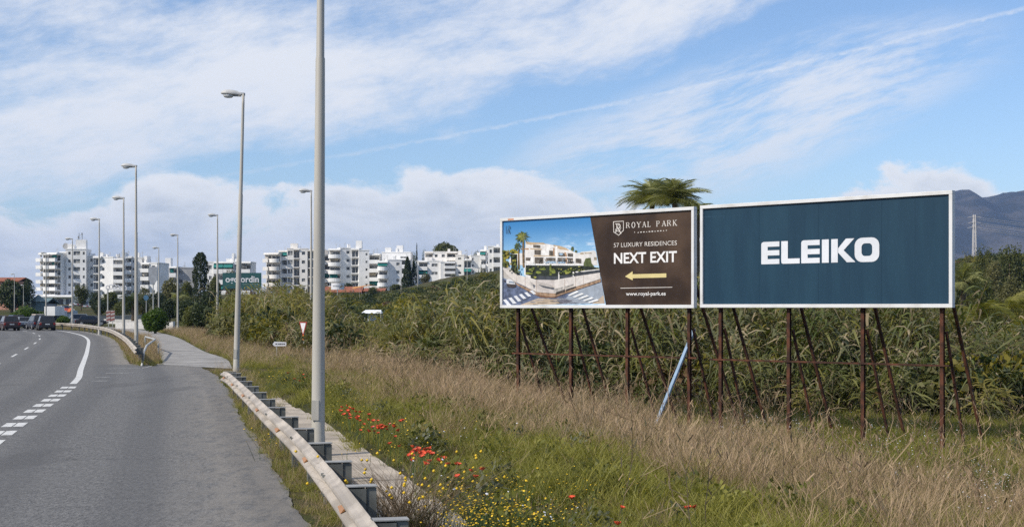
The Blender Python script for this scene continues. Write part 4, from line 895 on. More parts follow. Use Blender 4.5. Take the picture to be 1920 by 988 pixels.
for x in (a.x + .25, b_.x - .05):
    for dy in (.9, 5.2): mb = MB(); mb.tube([(x - .12, Y + dy, zg + .42), (x + .12, Y + dy, zg + .42)], .42, 12); mb.build('wheel', M('tyre', (.02, .02, .02), .9), r)
# retaining wall, barrier walls and arch
wall_m = M('beige_retaining_wall', (.36, .33, .28), .9, .12)
def low_wall(label, pA, pB, h, mat, th=.35):
    r = empty('low_wall', (pA[0], pA[1], h1(*pA)), 0, label, 'wall'); mb = MB(); d = Vector((pB[0] - pA[0], pB[1] - pA[1], 0)); n_ = Vector((d.y, -d.x, 0)).normalized() * th / 2
    K = 6; rings = []
    for k in range(K + 1):
        p = Vector((pA[0], pA[1], 0)) + d * k / K; z = h1(p.x, p.y); rings.append([(p.x - n_.x, p.y - n_.y, z - .4), (p.x + n_.x, p.y + n_.y, z - .4), (p.x + n_.x, p.y + n_.y, z + h), (p.x - n_.x, p.y - n_.y, z + h)])
    mb.loft(rings); mb.build('wall_body', mat, r); mb = MB(); mb.loft([[(v[0] , v[1], v[2] + .003) for v in (q[3], q[2])] + [(q[2][0] + n_.x * .2, q[2][1] + n_.y * .2, q[2][2] + .12), (q[3][0] - n_.x * .2, q[3][1] - n_.y * .2, q[3][2] + .12)] for q in rings]); mb.build('coping', mat, r)
low_wall('beige retaining wall below the row of parked cars', (-62, 193), (-55.5, 200), 1.0, wall_m)
low_wall('pale wall behind the grass wedge beside the side road', (-44.5, 150), (-37, 146), .75, M('pale_wall', (.52, .51, .49), .9, .08))
low_wall('long pale kerb wall behind the palm', (-58, 190), (-50, 182), .55, M('pale_wall', (.52, .51, .49)))
Y = 240; r = empty('decorative_arch', (at(202, 560, Y).x, Y, h1(at(202, 560, Y).x, Y)), 0, 'white looping openwork sign arch in front of the rounded stairwell block', 'sign')
for k, px in enumerate((202, 208, 214.5, 221, 228, 234)):
    p = at(px, 539 - 2.2 * math.sin(k * 1.1), Y); mb = MB(); mb.tube([(p.x + .33 * math.cos(a), Y, p.z + .38 * math.sin(a)) for a in np.linspace(0, 6.283, 13)], .09, 6); mb.build('ring', white_p, r)
for px in (202, 234): p = at(px, 543, Y); mb = MB(); mb.box2(p.x - .09, p.x + .09, Y - .1, Y + .1, h1(p.x, Y) - .3, p.z + .2); mb.build('post', galv, r)
p, q = at(201, 543.5, Y), at(236, 541.5, Y); mb = MB(); mb.bar((p.x, Y, p.z), (q.x, Y, q.z), .1, .12); mb.build('beam', white_p, r)
Y = 150; p = at(287, 516, Y); g = (p.x, Y, h1(p.x, Y)); r = empty('hexagonal_sign', g, 0, 'grey back of a hexagonal road sign on a tall pole', 'road sign'); mb = MB(); hx = [(-.45, .95), (.45, .95), (.5, -.5), (.15, -1.0), (-.15, -1.0), (-.5, -.5)]
mb.loft([[(p.x + u, Y - dy, p.z + v) for u, v in hx] for dy in (.0, .05)]); mb.build('plate', grey_p, r); mb = MB(); mb.tube([(p.x, Y + .06, g[2] - .3), (p.x, Y + .06, p.z + .5)], .06, 8); mb.build('pole', galv, r)
Y = 150; p = at(274, 558, Y); g = (p.x, Y, h1(p.x, Y)); r = empty('round_sign', g, 0, 'small round blue road sign left of the hexagonal sign', 'road sign'); mb = MB(); mb.tube([(p.x, Y - .03, p.z), (p.x, Y, p.z)], .30, 20); mb.build('plate', blue_p, r); mb = MB(); mb.tube([(p.x, Y + .05, g[2] - .3), (p.x, Y + .05, p.z + .3)], .04, 8); mb.build('pole', galv, r)
Y = 165
for px, lb in ((203.5, 'red and white chevron board left in front of the parked cars'), (211, 'red and white chevron board right in front of the parked cars')):
    p = at(px, 590, Y); g = (p.x, Y, h1(p.x, Y)); r = empty('chevron_board', g, 0, lb, 'road sign'); z = g[2]
    mb = MB(); mb.box2(p.x - .28, p.x + .28, Y - .03, Y, z + .6, z + 2.0); pl = mb.build('board', M('faded_board', (.36, .33, .32), .7), r)
    for k in range(3): mb = MB(); mb.poly([(p.x - .27, Y - .034, z + .7 + k * .45), (p.x + .27, Y - .034, z + .85 + k * .45), (p.x + .27, Y - .034, z + 1.05 + k * .45), (p.x - .27, Y - .034, z + .9 + k * .45)]); mb.build('stripe', M('faded_red', (.20, .06, .05), .7), pl)
    mb = MB(); mb.box2(p.x - .04, p.x + .04, Y + .005, Y + .06, z - .3, z + 1.9); mb.build('post', galv, r)
# pylon on the right hill
def pylon(px, top, bot, Y, label, wires=False):
    a = at(px, top, Y); z0 = h1(a.x, Y) - .5; Hh = a.z - z0; r = empty('pylon', (a.x, Y, z0 + .5), 0, label, 'pylon', 'power pylons on the right hill')
    steel = M('pylon_steel', (.50, .48, .47), .6, .1); mb = MB(); wb, wt = Hh * .032, Hh * .017
    for i in (-1, 1):
        for j in (-1, 1): mb.bar((a.x + i * wb, Y + j * wb, z0), (a.x + i * wt, Y + j * wt, a.z), .22, .22)
    mb.build('leg_frame', steel, r); mb = MB(); n = 11
    for k in range(n):
        t0_, t1_ = k / n, (k + 1) / n; w0, w1 = wb + (wt - wb) * t0_, wb + (wt - wb) * t1_; s_ = 1 if k % 2 else -1
        for j in (-1, 1): mb.bar((a.x - s_ * w0, Y + j * w0, z0 + Hh * t0_), (a.x + s_ * w1, Y + j * w1, z0 + Hh * t1_), .12, .12)
    mb.build('lattice', steel, r)
    for k, (f, L) in enumerate(((.965, 2.6), (.86, 2.4), (.77, 2.6))): z = z0 + Hh * f; mb = MB(); mb.bar((a.x - L, Y, z - .3), (a.x, Y, z + .3), .16, .16); mb.bar((a.x + L, Y, z - .3), (a.x, Y, z + .3), .16, .16); mb.build('cross_arm', steel, r)
    if wires:
        for k, (f, L) in enumerate(((.965, 2.6), (.86, 2.4), (.77, 2.6))):
            for sg in (-1, 1):
                p = Vector((a.x + sg * L, Y, z0 + Hh * f - .4)); e = Vector((p.x + 330, Y + 60, p.z + 4)); pts = [p.lerp(e, t) + Vector((0, 0, -46 * t * (1 - t))) for t in np.linspace(0, 1, 14)]
                mb = MB(); mb.tube(pts, .045, 4); mb.build('wire', steel, r)
pylon(1827, 403, 478, 520, 'slim white lattice pylon in front of the mountain, with power lines', True)
pylon(1911, 489, 525, 330, 'small pale pylon low on the right hill', False)

# ================================================================== CARS
tyre = M('tyre', (.02, .02, .02), .9); tail = M('tail_lamp', (.25, .015, .012), .3, .1); rim_m = M('wheel_rim', (.35, .35, .36), .4, metal=.5); plate_m = M('number_plate', (.6, .6, .58), .5); black_p = M('black_trim', (.018, .018, .02), .6)
cglass = M('car_glass', (.012, .015, .018), .06, .2, spec=.7)
def car(label, x, y, heading, paint, suv=True, z=None, group='cars on the bend', wd=1.84, rack=False):
    """heading: angle of the car's forward axis from +Y, counter-clockwise; mesh local: forward = +Y"""
    g = h1(x, y) if z is None else z
    r = empty('car', (x, y, g), heading, label, 'car', group); r.scale = (.92, .92, .92); L = 4.4; hw = wd / 2; roof = 1.64 if suv else 1.44; belt = .98 if suv else .90
    def ring(yy, w, zb, zt, k=.80): return [(-w * .94, yy, zb), (w * .94, yy, zb), (w, yy, zb + .18), (w, yy, zt - .16), (w * k, yy, zt), (-w * k, yy, zt), (-w, yy, zt - .16), (-w, yy, zb + .18)]
    mb = MB(); mb.loft([ring(-L / 2, hw * .86, .36, belt - .08), ring(-L / 2 + .10, hw * .96, .28, belt), ring(-L / 2 + .6, hw, .24, belt + .03), ring(.3, hw, .24, belt), ring(1.1, hw * .98, .24, belt - .06), ring(1.9, hw * .93, .26, belt - .18), ring(L / 2, hw * .80, .34, .62)])
    body = mb.build('body', paint, r, True, False, .03)
    yb = -L / 2 + (.16 if suv else .45)
    def cab(yy, w, z): return [(-w, yy, z), (w, yy, z)]
    b0, b1, f1, f0 = (yb, hw * .93, belt - .02), (yb + .38, hw * .70, roof), (.35, hw * .70, roof - .02), (1.15, hw * .90, belt - .08)
    mb = MB(); v = [(-hw * .93, b0[0], b0[2]), (hw * .93, b0[0], b0[2]), (hw * .70, b1[0], b1[2]), (-hw * .70, b1[0], b1[2]), (-hw * .70, f1[0], f1[2]), (hw * .70, f1[0], f1[2]), (hw * .9, f0[0], f0[2]), (-hw * .9, f0[0], f0[2])]
    mb.add(v, [(0, 1, 2, 3), (3, 2, 5, 4), (4, 5, 6, 7), (0, 3, 4, 7), (1, 6, 5, 2), (0, 7, 6, 1)]); cb = mb.build('cabin', paint, r, True, False, .05)
    def pane(nm, q, off):
        c = sum((Vector(p) for p in q), Vector()) / 4; n = (Vector(q[1]) - Vector(q[0])).cross(Vector(q[2]) - Vector(q[0])).normalized()
        if n.dot(Vector(off)) < 0: n = -n
        qq = [c + (Vector(p) - c) * .86 for p in q]; mb = MB(); mb.loft([[p + n * .004 for p in qq], [p + n * .012 for p in qq]]); mb.build(nm, cglass, cb, True)
    pane('rear_window', [v[0], v[1], v[2], v[3]], (0, -1, .3)); pane('windscreen', [v[7], v[6], v[5], v[4]], (0, 1, .3)); pane('side_window', [v[0], v[3], v[4], v[7]], (-1, 0, .2)); pane('side_window', [v[1], v[2], v[5], v[6]], (1, 0, .2))
    for sx_ in (-1, 1):
        mb = MB(); mb.box((sx_ * hw * .80, -L / 2 + .045, belt - .22), (.22, .10, .26)); mb.build('tail_light', tail, body, True, bevel=.02)
        mb = MB(); mb.box((sx_ * (hw + .09), .85, belt + .05), (.18, .10, .14)); mb.build('mirror', paint, body, True, bevel=.03)
        for yy in (-1.35, 1.35):
            mb = MB(); mb.tube([(sx_ * (hw - .24), yy, .33), (sx_ * (hw - .01), yy, .33)], .33, 16); w_ = mb.build('wheel', tyre, r, True)
            mb = MB(); mb.tube([(sx_ * (hw - .03), yy, .33), (sx_ * (hw + .005), yy, .33)], .20, 12); mb.build('rim', rim_m, w_, True)
    mb = MB(); mb.box((0, -L / 2 + .02, .42), (wd * .84, .14, .20)); mb.build('bumper', black_p, r, True, bevel=.03)
    mb = MB(); mb.box((0, -L / 2 - .005 + .01, belt - .26), (.50, .03, .11)); mb.build('number_plate', plate_m, body, True)
    if rack:
        mb = MB(); mb.box((0, -.4, roof + .10), (1.0, 1.9, .16)); mb.build('roof_box', M('beige_roof_box', (.42, .36, .31), .5), r, True, bevel=.05)
    return r
def cp(n, c, m=.0): return M('car_paint_' + n, c, .28, .05, 2., metal=m, spec=.5)
dk, bl, sv, rd, wh, gy_ = cp('black', (.018, .018, .022)), cp('dark_blue', (.02, .026, .045)), cp('silver', (.27, .30, .33), .3), cp('dark_red', (.045, .020, .020)), cp('white', (.66, .67, .68)), cp('grey', (.12, .13, .14), .2)
def cpos(px, Y): return (px - 960) / FPX * Y
hd = lambda y: math.atan2(-(np.interp(y + 3, EDGE[:, 1], EDGE[:, 0]) - np.interp(y - 3, EDGE[:, 1], EDGE[:, 0])), 6.)
car('black sport utility car in the right lane, nearest the guard rail', cpos(86, 139), 139, hd(139) - .1, dk, z=0)
car('dark car with a beige roof box beside the black one', cpos(69.5, 144.5), 144.5, hd(143), bl, z=0, rack=True)
car('silver saloon in the left lane between two dark cars', cpos(40.5, 150), 150, hd(145), sv, False, z=0)
car('dark red sport utility car in the left lane with reddish rear', cpos(17, 138), 138, hd(138), rd, z=0)
car('dark car cut by the left edge of the frame', cpos(-4, 143), 143, hd(140), bl, z=0)
car('dark blue car just ahead of the dark red one, mostly hidden', cpos(27.5, 158), 158, hd(147), bl, z=0)
PK = [(141, 400, wh, 'white parked car at the far left end of the parked row'), (150, 385, sv, 'silver parked car second in the parked row'), (159, 370, bl, 'dark blue parked car third in the parked row'),
      (168, 355, sv, 'silver parked car fourth in the parked row'), (178, 340, gy_, 'grey parked car fifth in the parked row'), (188, 325, gy_, 'grey parked car at the near right end of the parked row')]
for px, Y, pm, lb in PK: car(lb, cpos(px, Y), Y, R(-20), pm, False, group='parked cars in a row')
car('grey pickup like car behind the guard rail below the retaining wall', cpos(157, 176), 176, R(-70), sv, True, group='parked cars in a row'); car('black low car behind the guard rail next to the grey one', cpos(172, 174), 174, R(-75), dk, False, group='parked cars in a row')
car('white car parked uphill beside the round green tree', cpos(122, 290), 290, R(-30), wh, True, group='parked cars in a row')

# ================================================================== PLANTS
PROTO = {}
def blade_fan(n, L, w, spread, droop, seg=4, r0=.05, lean=.3, seed=0, stemmy=False):
    """numpy strips: n blades rising from a small circle"""
    r = np.random.default_rng(seed); V, F = [], []
    for i in range(n):
        a = r.uniform(0, 6.283); rad = r0 * math.sqrt(r.random()); l = L * r.uniform(.55, 1.1); ln = r.uniform(.05, lean) ; d = np.array([math.cos(a), math.sin(a), 0]); sd = np.array([-d[1], d[0], 0])
        b0 = np.array([r.uniform(-1, 1) * rad, r.uniform(-1, 1) * rad, 0]); a2 = r.uniform(0, 6.283); sd = np.array([math.cos(a2), math.sin(a2), 0])
        k0 = len(V)
        for k in range(seg + 1):
            t = k / seg; p = b0 + d * (l * (ln * t + spread * t * t)) + np.array([0, 0, l * (t - droop * t ** 2.5)])
            ww = w * (1 - t) ** .6 if not stemmy else w * (.55 if k < seg - 1 else (1.6 if k == seg - 1 else .2))
            V += [p - sd * ww / 2, p + sd * ww / 2]
        for k in range(seg): F.append((k0 + 2 * k, k0 + 2 * k + 1, k0 + 2 * k + 3, k0 + 2 * k + 2))
    return np.array(V), np.array(F)
def proto_col(name, meshes):
    c = bpy.data.collections.new(name)
    for i, me in enumerate(meshes): o = bpy.data.objects.new('%s_%02d' % (name, i), me); c.objects.link(o)
    return c
def scatter(name, label, cat, P, rotz, scl, idx, coll, tilt=None, kind='stuff', parent=None):
    P = np.asarray(P, np.float32); n = len(P)
    me = bpy.data.meshes.new(name); me.vertices.add(n); me.vertices.foreach_set('co', P.ravel())
    a = me.attributes.new('rot', 'FLOAT_VECTOR', 'POINT'); rv = np.zeros((n, 3), np.float32); rv[:, 2] = rotz
    if tilt is not None: rv[:, 0] = tilt[0]; rv[:, 1] = tilt[1]
    a.data.foreach_set('vector', rv.ravel())
    scl = np.asarray(scl, np.float32)
    if scl.ndim == 1: scl = np.repeat(scl[:, None], 3, 1)
    a = me.attributes.new('scl', 'FLOAT_VECTOR', 'POINT'); a.data.foreach_set('vector', scl.ravel())
    a = me.attributes.new('pick', 'INT', 'POINT'); a.data.foreach_set('value', np.asarray(idx, np.int32))
    o = link(name, me); tag(o, label, cat, None, kind)
    ng = bpy.data.node_groups.new('scatter_' + name, 'GeometryNodeTree'); ng.interface.new_socket('Geometry', in_out='INPUT', socket_type='NodeSocketGeometry'); ng.interface.new_socket('Geometry', in_out='OUTPUT', socket_type='NodeSocketGeometry')
    N = ng.nodes; gi, go = N.new('NodeGroupInput'), N.new('NodeGroupOutput'); ip = N.new('GeometryNodeInstanceOnPoints'); ci = N.new('GeometryNodeCollectionInfo')
    ci.inputs[0].default_value = coll; ci.inputs['Separate Children'].default_value = True; ci.inputs['Reset Children'].default_value = True
    def na(nm, ty): q = N.new('GeometryNodeInputNamedAttribute'); q.data_type = ty; q.inputs[0].default_value = nm; return [s for s in q.outputs if s.enabled and s.name == 'Attribute'][0]
    l = ng.links; l.new(gi.outputs[0], ip.inputs['Points']); l.new(ci.outputs[0], ip.inputs['Instance']); ip.inputs['Pick Instance'].default_value = True
    l.new(na('pick', 'INT'), ip.inputs['Instance Index']); l.new(na('rot', 'FLOAT_VECTOR'), ip.inputs['Rotation']); l.new(na('scl', 'FLOAT_VECTOR'), ip.inputs['Scale']); l.new(ip.outputs[0], go.inputs[0])
    o.modifiers.new('scatter', 'NODES').node_group = ng
    return o
dry_m = leaf('dry_grass', (.25, .170, .102), (.53, .395, .255), .25, .8); dry2_m = leaf('dry_brown_stem', (.14, .092, .060), (.32, .22, .145), .15, .8)
grn_m = leaf('green_grass', (.125, .135, .024), (.35, .32, .075), .40); grn2_m = leaf('dark_weed', (.070, .082, .022), (.19, .185, .05), .35)
cane_m = leaf('cane_leaf', (.072, .090, .024), (.22, .215, .07), .38); cane_dry = leaf('dry_cane', (.20, .155, .085), (.40, .33, .21), .3, .7); cane_y = leaf('yellow_cane_leaf', (.11, .12, .02), (.24, .215, .045), .4)
def mesh_of(parts):
    V, F, MI, k, mats = [], [], [], 0, []
    for v, f, m in parts:
        V.append(v); F.append(f + k); k += len(v)
        if m not in mats: mats.append(m)
        MI += [mats.index(m)] * len(f)
    me = np_mesh('plant', np.concatenate(V), np.concatenate(F))
    for m in mats: me.materials.append(m)
    me.polygons.foreach_set('material_index', MI); me.update(); return me
dry_protos = proto_col('dry_tuft', [mesh_of([(*blade_fan(18, 1.0, .006, .22, .12, 4, .34, .45, 10 + i, True), dry_m), (*blade_fan(14, .55, .007, .55, .36, 4, .30, .7, 20 + i), dry_m), (*blade_fan(8, .9, .006, .22, .08, 4, .32, .5, 30 + i), dry2_m)]) for i in range(4)])
grn_protos = proto_col('green_tuft', [mesh_of([(*blade_fan(32, .48, .012, .35, .26, 4, .24, .5, 40 + i), grn_m), (*blade_fan(14, .26, .035, .55, .40, 3, .18, .7, 50 + i), grn2_m if i % 2 else grn_m)]) for i in range(4)])

# which grass grows where: right of the rail, up to the reeds
FRONT = np.array([(380, 96), (430, 84), (520, 74), (600, 69), (700, 62), (950, 56), (1300, 50), (1600, 46.5), (1900, 44), (2150, 43), (2600, 42)])    # foot of the reeds by photo column
def front_y(x, y): return np.interp(960 + FPX * x / np.maximum(y, 5), FRONT[:, 0], FRONT[:, 1])
def smooth_noise(x, y, s, seed):
    r = np.random.default_rng(seed); z = 0
    for k in range(5):
        a = r.uniform(0, 6.283); f = s * 1.7 ** (k * .5); z = z + np.sin((x * math.cos(a) + y * math.sin(a)) * f + r.uniform(0, 6.283) + 1.3 * np.sin((y * math.cos(a) - x * math.sin(a)) * f * .7))
    return z / 5
def field_pts(n, y0=12., y1=62.):
    y = y0 + (y1 - y0) * rng.random(n) ** .9; x = -15 + (.42 * y + 18) * rng.random(n); d = (x - road_right(y)) * .965
    ok = (d > .1) & (y < front_y(x, y) + 3.); ok &= ~((y < 34.) & (np.abs((x - np.interp(y, RAIL[:, 1], RAIL[:, 0])) * .965 - 1.0) < .40)); return x[ok], y[ok], d[ok]
def dryness(x, y, d):
    g0 = np.interp(y, [12, 24, 38, 60], [4.9, 4.3, 2.5, 1.4]); return sstep(-.38, .38, (sstep(g0 - .8, g0 + 2.2, d) * (1 - .75 * sstep(13.5, 17.5, d) * sstep(27, 32, y)) - .5) * .75 + .50 * smooth_noise(x, y, .45, 5) + .45 * smooth_noise(x, y, 1.5, 6))
x, y, d = field_pts(52000); dr = dryness(x, y, d); keep = rng.random(len(x)) < (.20 + .50 * dr) * np.interp(y, [12, 25, 62], [.50, .58, .85]) * sstep(1.5, 3.2, d); x, y, d, dr = x[keep], y[keep], d[keep], dr[keep]
sc = (.42 + .72 * rng.random(len(x)) ** 1.6) * (.50 + .50 * dr) * np.interp(d, [2, 6, 12, 15.5], [.5, 1., 1., .62]) * (.90 + .38 * smooth_noise(x, y, .9, 9))
scatter('dry_grass', 'tall brown dry grass covering the field in front of the reeds', 'grass', np.stack([x, y, H(x, y) - .05], 1), rng.uniform(0, 6.283, len(x)), sc, rng.integers(0, 4, len(x)), dry_protos, (rng.normal(0, .18, len(x)), rng.normal(0, .18, len(x))))
x, y, d = field_pts(60000); dr = dryness(x, y, d); keep = rng.random(len(x)) < (.62 + .38 * (1 - dr)) * np.interp(y, [12, 25, 62], [.75, .8, .8]) * np.where(d < 1.9, .22, 1.); x, y, d, dr = x[keep], y[keep], d[keep], dr[keep]
sc = (.4 + 1.0 * rng.random(len(x)) ** 1.4) * np.interp(d, [.2, 1.2, 2.2, 4], [.55, .6, .62, 1.]) * (.92 + .35 * smooth_noise(x, y, .9, 19))
scatter('green_grass', 'low green grass and weeds beside the footpath and through the field', 'grass', np.stack([x, y, H(x, y) - .04], 1), rng.uniform(0, 6.283, len(x)), sc, rng.integers(0, 4, len(x)), grn_protos, (rng.normal(0, .12, len(x)), rng.normal(0, .12, len(x))))
# bigger weeds and branching dead stalks break up the field
def branchy(seed):
    r = np.random.default_rng(seed); V, F = [], []
    def seg(p, q, w):
        k0 = len(V); s_ = np.cross(q - p, [.3, 1, .1]); s_ = s_ / np.linalg.norm(s_) * w / 2; V.extend([p - s_, p + s_, q + s_ * .7, q - s_ * .7]); F.append((k0, k0 + 1, k0 + 2, k0 + 3))
    p = np.zeros(3); d_ = np.array([r.uniform(-.2, .2), r.uniform(-.2, .2), 1.])
    for k in range(5):
        q = p + d_ * .2; seg(p, q, .013 - .001 * k); d_ = d_ + r.normal(0, .12, 3) * [1, 1, .2]
        for _ in range(2 if k else 0):
            e_ = q + np.array([r.uniform(-.22, .22), r.uniform(-.22, .22), r.uniform(.1, .28)]); seg(q, e_, .007); seg(e_, e_ + [r.uniform(-.05, .05), r.uniform(-.05, .05), .07], .016)
        p = q
    return np.array(V), np.array(F)
stalks = proto_col('dead_stalk', [mesh_of([(*branchy(300 + i), dry2_m if i < 3 else dry_m)]) for i in range(6)])
x, y, d = field_pts(5200); keep = (d > 2.6) & (rng.random(len(x)) < .25 + .75 * dryness(x, y, d)) & (rng.random(len(x)) < .55); x, y, d = x[keep], y[keep], d[keep]
scatter('dead_stalks', 'thin branching dead stalks standing through the field', 'dry stalks', np.stack([x, y, H(x, y) - .05], 1), rng.uniform(0, 6.283, len(x)), rng.uniform(.6, 1.35, len(x)), rng.integers(0, 6, len(x)), stalks, (rng.normal(0, .15, len(x)), rng.normal(0, .15, len(x))))
def weed(seed, m):
    ps = [(*blade_fan(26, .50, .030, .45, .35, 4, .16, .75, seed), m)]; v, f = leaf_cloud(90, .035, seed, (.30, .30, .26), .3, -.8); ps.append((v + [0, 0, .24], f, m)); return mesh_of(ps)
def leaf_cloud(n, size, seed, R3=(1, 1, 1), hollow=.55, flat_b=-1.):
    """n small quads spread through a lumpy volume"""
    r = np.random.default_rng(seed); dirs = r.normal(size=(n, 3)); dirs /= np.linalg.norm(dirs, axis=1)[:, None]
    lump = np.zeros(n)
    for k in range(9):
        c = r.normal(size=3); c /= np.linalg.norm(c); lump += .22 * np.exp(-((1 - dirs @ c) / .16))
    rad = (hollow + (1 - hollow) * r.random(n) ** .5) * (.74 + lump); P = dirs * rad[:, None] * np.array(R3); P[:, 2] = np.maximum(P[:, 2], flat_b * R3[2])
    u = r.normal(size=(n, 3)); u /= np.linalg.norm(u, axis=1)[:, None]; w = np.cross(u, dirs + .6 * r.normal(size=(n, 3))); w /= np.linalg.norm(w, axis=1)[:, None] + 1e-9; s = size * r.uniform(.6, 1.3, n)[:, None]
    V = np.stack([P - u * s, P + w * s * .55, P + u * s, P - w * s * .55], 1).reshape(-1, 3); F = np.arange(4 * n).reshape(n, 4); return V, F
ylg_m = leaf('yellow_green_weed', (.10, .115, .02), (.22, .215, .05), .4); gryg_m = leaf('grey_green_weed', (.075, .085, .05), (.15, .155, .095), .3)
weeds = proto_col('weed', [weed(400 + i, m) for i, m in enumerate((grn2_m, grn_m, ylg_m, gryg_m, grn2_m))])
x, y, d = field_pts(9000); dr = dryness(x, y, d); keep = (d > 1.9) & (rng.random(len(x)) < (.16 + .5 * (1 - dr)) * sstep(-.5, .6, smooth_noise(x, y, 1.1, 63))); x, y, d = x[keep], y[keep], d[keep]
scatter('broad_weeds', 'broad leaved green weeds in clumps through the grass', 'weeds', np.stack([x, y, H(x, y) - .05], 1), rng.uniform(0, 6.283, len(x)), rng.uniform(.5, 1.25, len(x)), rng.integers(0, 5, len(x)), weeds)
# verge between asphalt and guard rail, and other roadside strips
def strip_pts(line, o0, o1, n, y0, y1):
    P = np.array(line); N_ = normals(P); i = rng.random(n) * (len(P) - 1.001); k = i.astype(int); f = (i - k)[:, None]; p = P[k] * (1 - f) + P[k + 1] * f; nn_ = N_[k]; o = rng.uniform(o0, o1, n)[:, None]; q = p + nn_ * o
    ok = (q[:, 1] > y0) & (q[:, 1] < y1); return q[ok, 0], q[ok, 1], o[ok, 0]
vx, vy, vs, vi = [], [], [], []
for line, o0, o1, n, y0, y1, s0, s1 in ((RAIL, -.30, .60, 1500, 8, 36.5, .18, .48), (EDGE, 4.42, 4.75, 700, 10, 40, .12, .34), (EDGE, 4.55, 5.6, 2600, 30, 54, .3, .7), (R2, -.55, 2.4, 2600, 54, 150, .4, .9), (EDGE, -12.5, -8.2, 3500, 70, 160, .35, .8), (SR, .1, 6., 5600, 50, 135, .5, 1.05), (SL, -3.4, -.1, 3000, 55, 112, .5, .95)):
    a_, b2, o_ = strip_pts(line, o0, o1, n, y0, y1); vx.append(a_); vy.append(b2); vs.append(rng.uniform(s0, s1, len(a_)))
vx, vy, vs = map(np.concatenate, (vx, vy, vs)); half = rng.random(len(vx)) < np.where(vy < 40, .33, .5)
# keep the wedge beyond the rails free of the side road's own surface
onside = (vx > np.interp(vy, SL[:, 1], SL[:, 0]) - .05) & (vx < np.interp(vy, SR[:, 1], SR[:, 0]) + .05) & (vy > 51.5); ex = np.interp(vy, EDGE[:, 1], EDGE[:, 0]); onroad = ((vx - ex) * .93 > -8.2) & ((vx - ex) * .93 < np.where(vy < 54.5, 4.38, 1.85)); ok = ~(onside | onroad); vx, vy, vs, half = vx[ok], vy[ok], vs[ok], half[ok]
for m_, nm, lb, cl in ((half, 'verge_dry_grass', 'dry tufts along the road edges and guard rails', dry_protos), (~half, 'verge_green_grass', 'green tufts along the road edges and guard rails', grn_protos)):
    n = m_.sum(); k = .8 if nm == 'verge_dry_grass' else 1.0
    scatter(nm, lb, 'grass', np.stack([vx[m_], vy[m_], H(vx[m_], vy[m_]) - .04], 1), rng.uniform(0, 6.283, n), vs[m_] * k, rng.integers(0, 4, n), cl, (rng.normal(0, .15, n), rng.normal(0, .15, n)))

# ---- reeds
def cane_mesh(seed, Ht=3.6, nl=26, lm=cane_m, tm=cane_y):
    r = np.random.default_rng(seed); V, F, V2, F2, V3, F3 = [], [], [], [], [], []
    lean = r.uniform(-.22, .22, 2)
    def P(t): return np.array([lean[0] * Ht * t * t, lean[1] * Ht * t * t, Ht * t])
    for k in range(6):
        p = P(k / 5); w = .014 * (1 - .6 * k / 5); V3 += [p + [-w, 0, 0], p + [w * .5, w * .87, 0], p + [w * .5, -w * .87, 0]]
    for k in range(5):
        for j in range(3): a = k * 3 + j; b2 = k * 3 + (j + 1) % 3; F3.append((a, b2, b2 + 3, a + 3))
    for i in range(nl):
        t = .03 + .97 * (i / nl) ** .8; base = P(t); a = i * 2.4 + r.uniform(-.6, .6); d_ = np.array([math.cos(a), math.sin(a), 0]); L = r.uniform(.7, 1.35) * (1.0 if t < .9 else .75); w = r.uniform(.05, .10); up = r.uniform(.35, 1.15); dr_ = r.uniform(.8, 1.9); sd = np.array([-d_[1], d_[0], 0]) * .92 + np.array([0, 0, r.uniform(-.4, .4)])
        tgt = (V2, F2) if r.random() < .22 else (V, F); k0 = len(tgt[0])
        for k in range(5):
            q = k / 4; p = base + d_ * L * (q * .8) + np.array([0, 0, L * (up * q - dr_ * q * q * .75)]); ww = w * (.45, 1., .9, .6, .05)[k]; tgt[0].extend([p - sd * ww / 2, p + sd * ww / 2])
        for k in range(4): tgt[1].append((k0 + 2 * k, k0 + 2 * k + 1, k0 + 2 * k + 3, k0 + 2 * k + 2))
    ps = [(np.array(V), np.array(F), lm), (np.array(V3), np.array(F3), cane_dry)]
    if V2: ps.append((np.array(V2), np.array(F2), tm))
    return mesh_of(ps)
cane_g = leaf('grey_green_cane', (.085, .098, .045), (.215, .215, .11), .35); cane_o = leaf('olive_cane', (.135, .125, .024), (.31, .26, .07), .4); cane_d = leaf('deep_green_cane', (.055, .078, .020), (.17, .19, .052), .35)
canes = proto_col('cane', [cane_mesh(100 + i, 3.6, 26, cane_m, cane_y) for i in range(2)] + [cane_mesh(103 + i, 3.6, 24, cane_o, cane_y) for i in range(2)] + [cane_mesh(106 + i, 3.6, 24, cane_g, cane_dry) for i in range(2)] + [cane_mesh(120 + i, 3.6, 26, cane_d, cane_m) for i in range(2)] + [cane_mesh(110 + i, 3.6, 14, cane_dry, cane_dry) for i in range(2)])
CT = np.array([(360, 590), (400, 572), (450, 562), (500, 549), (560, 553), (600, 565), (640, 578), (672, 592), (695, 602), (725, 598), (760, 579), (850, 562), (900, 553), (940, 548), (1000, 545), (1310, 500), (1775, 545), (1800, 590), (1850, 602), (1920, 606), (2300, 606)])
xs, ys_, hs = [], [], []
n = 6300; x = rng.uniform(-34, 36, n); dep = rng.random(n); y = front_y(x, np.full(n, 60.)); 
for _ in range(4): y = front_y(x, y)
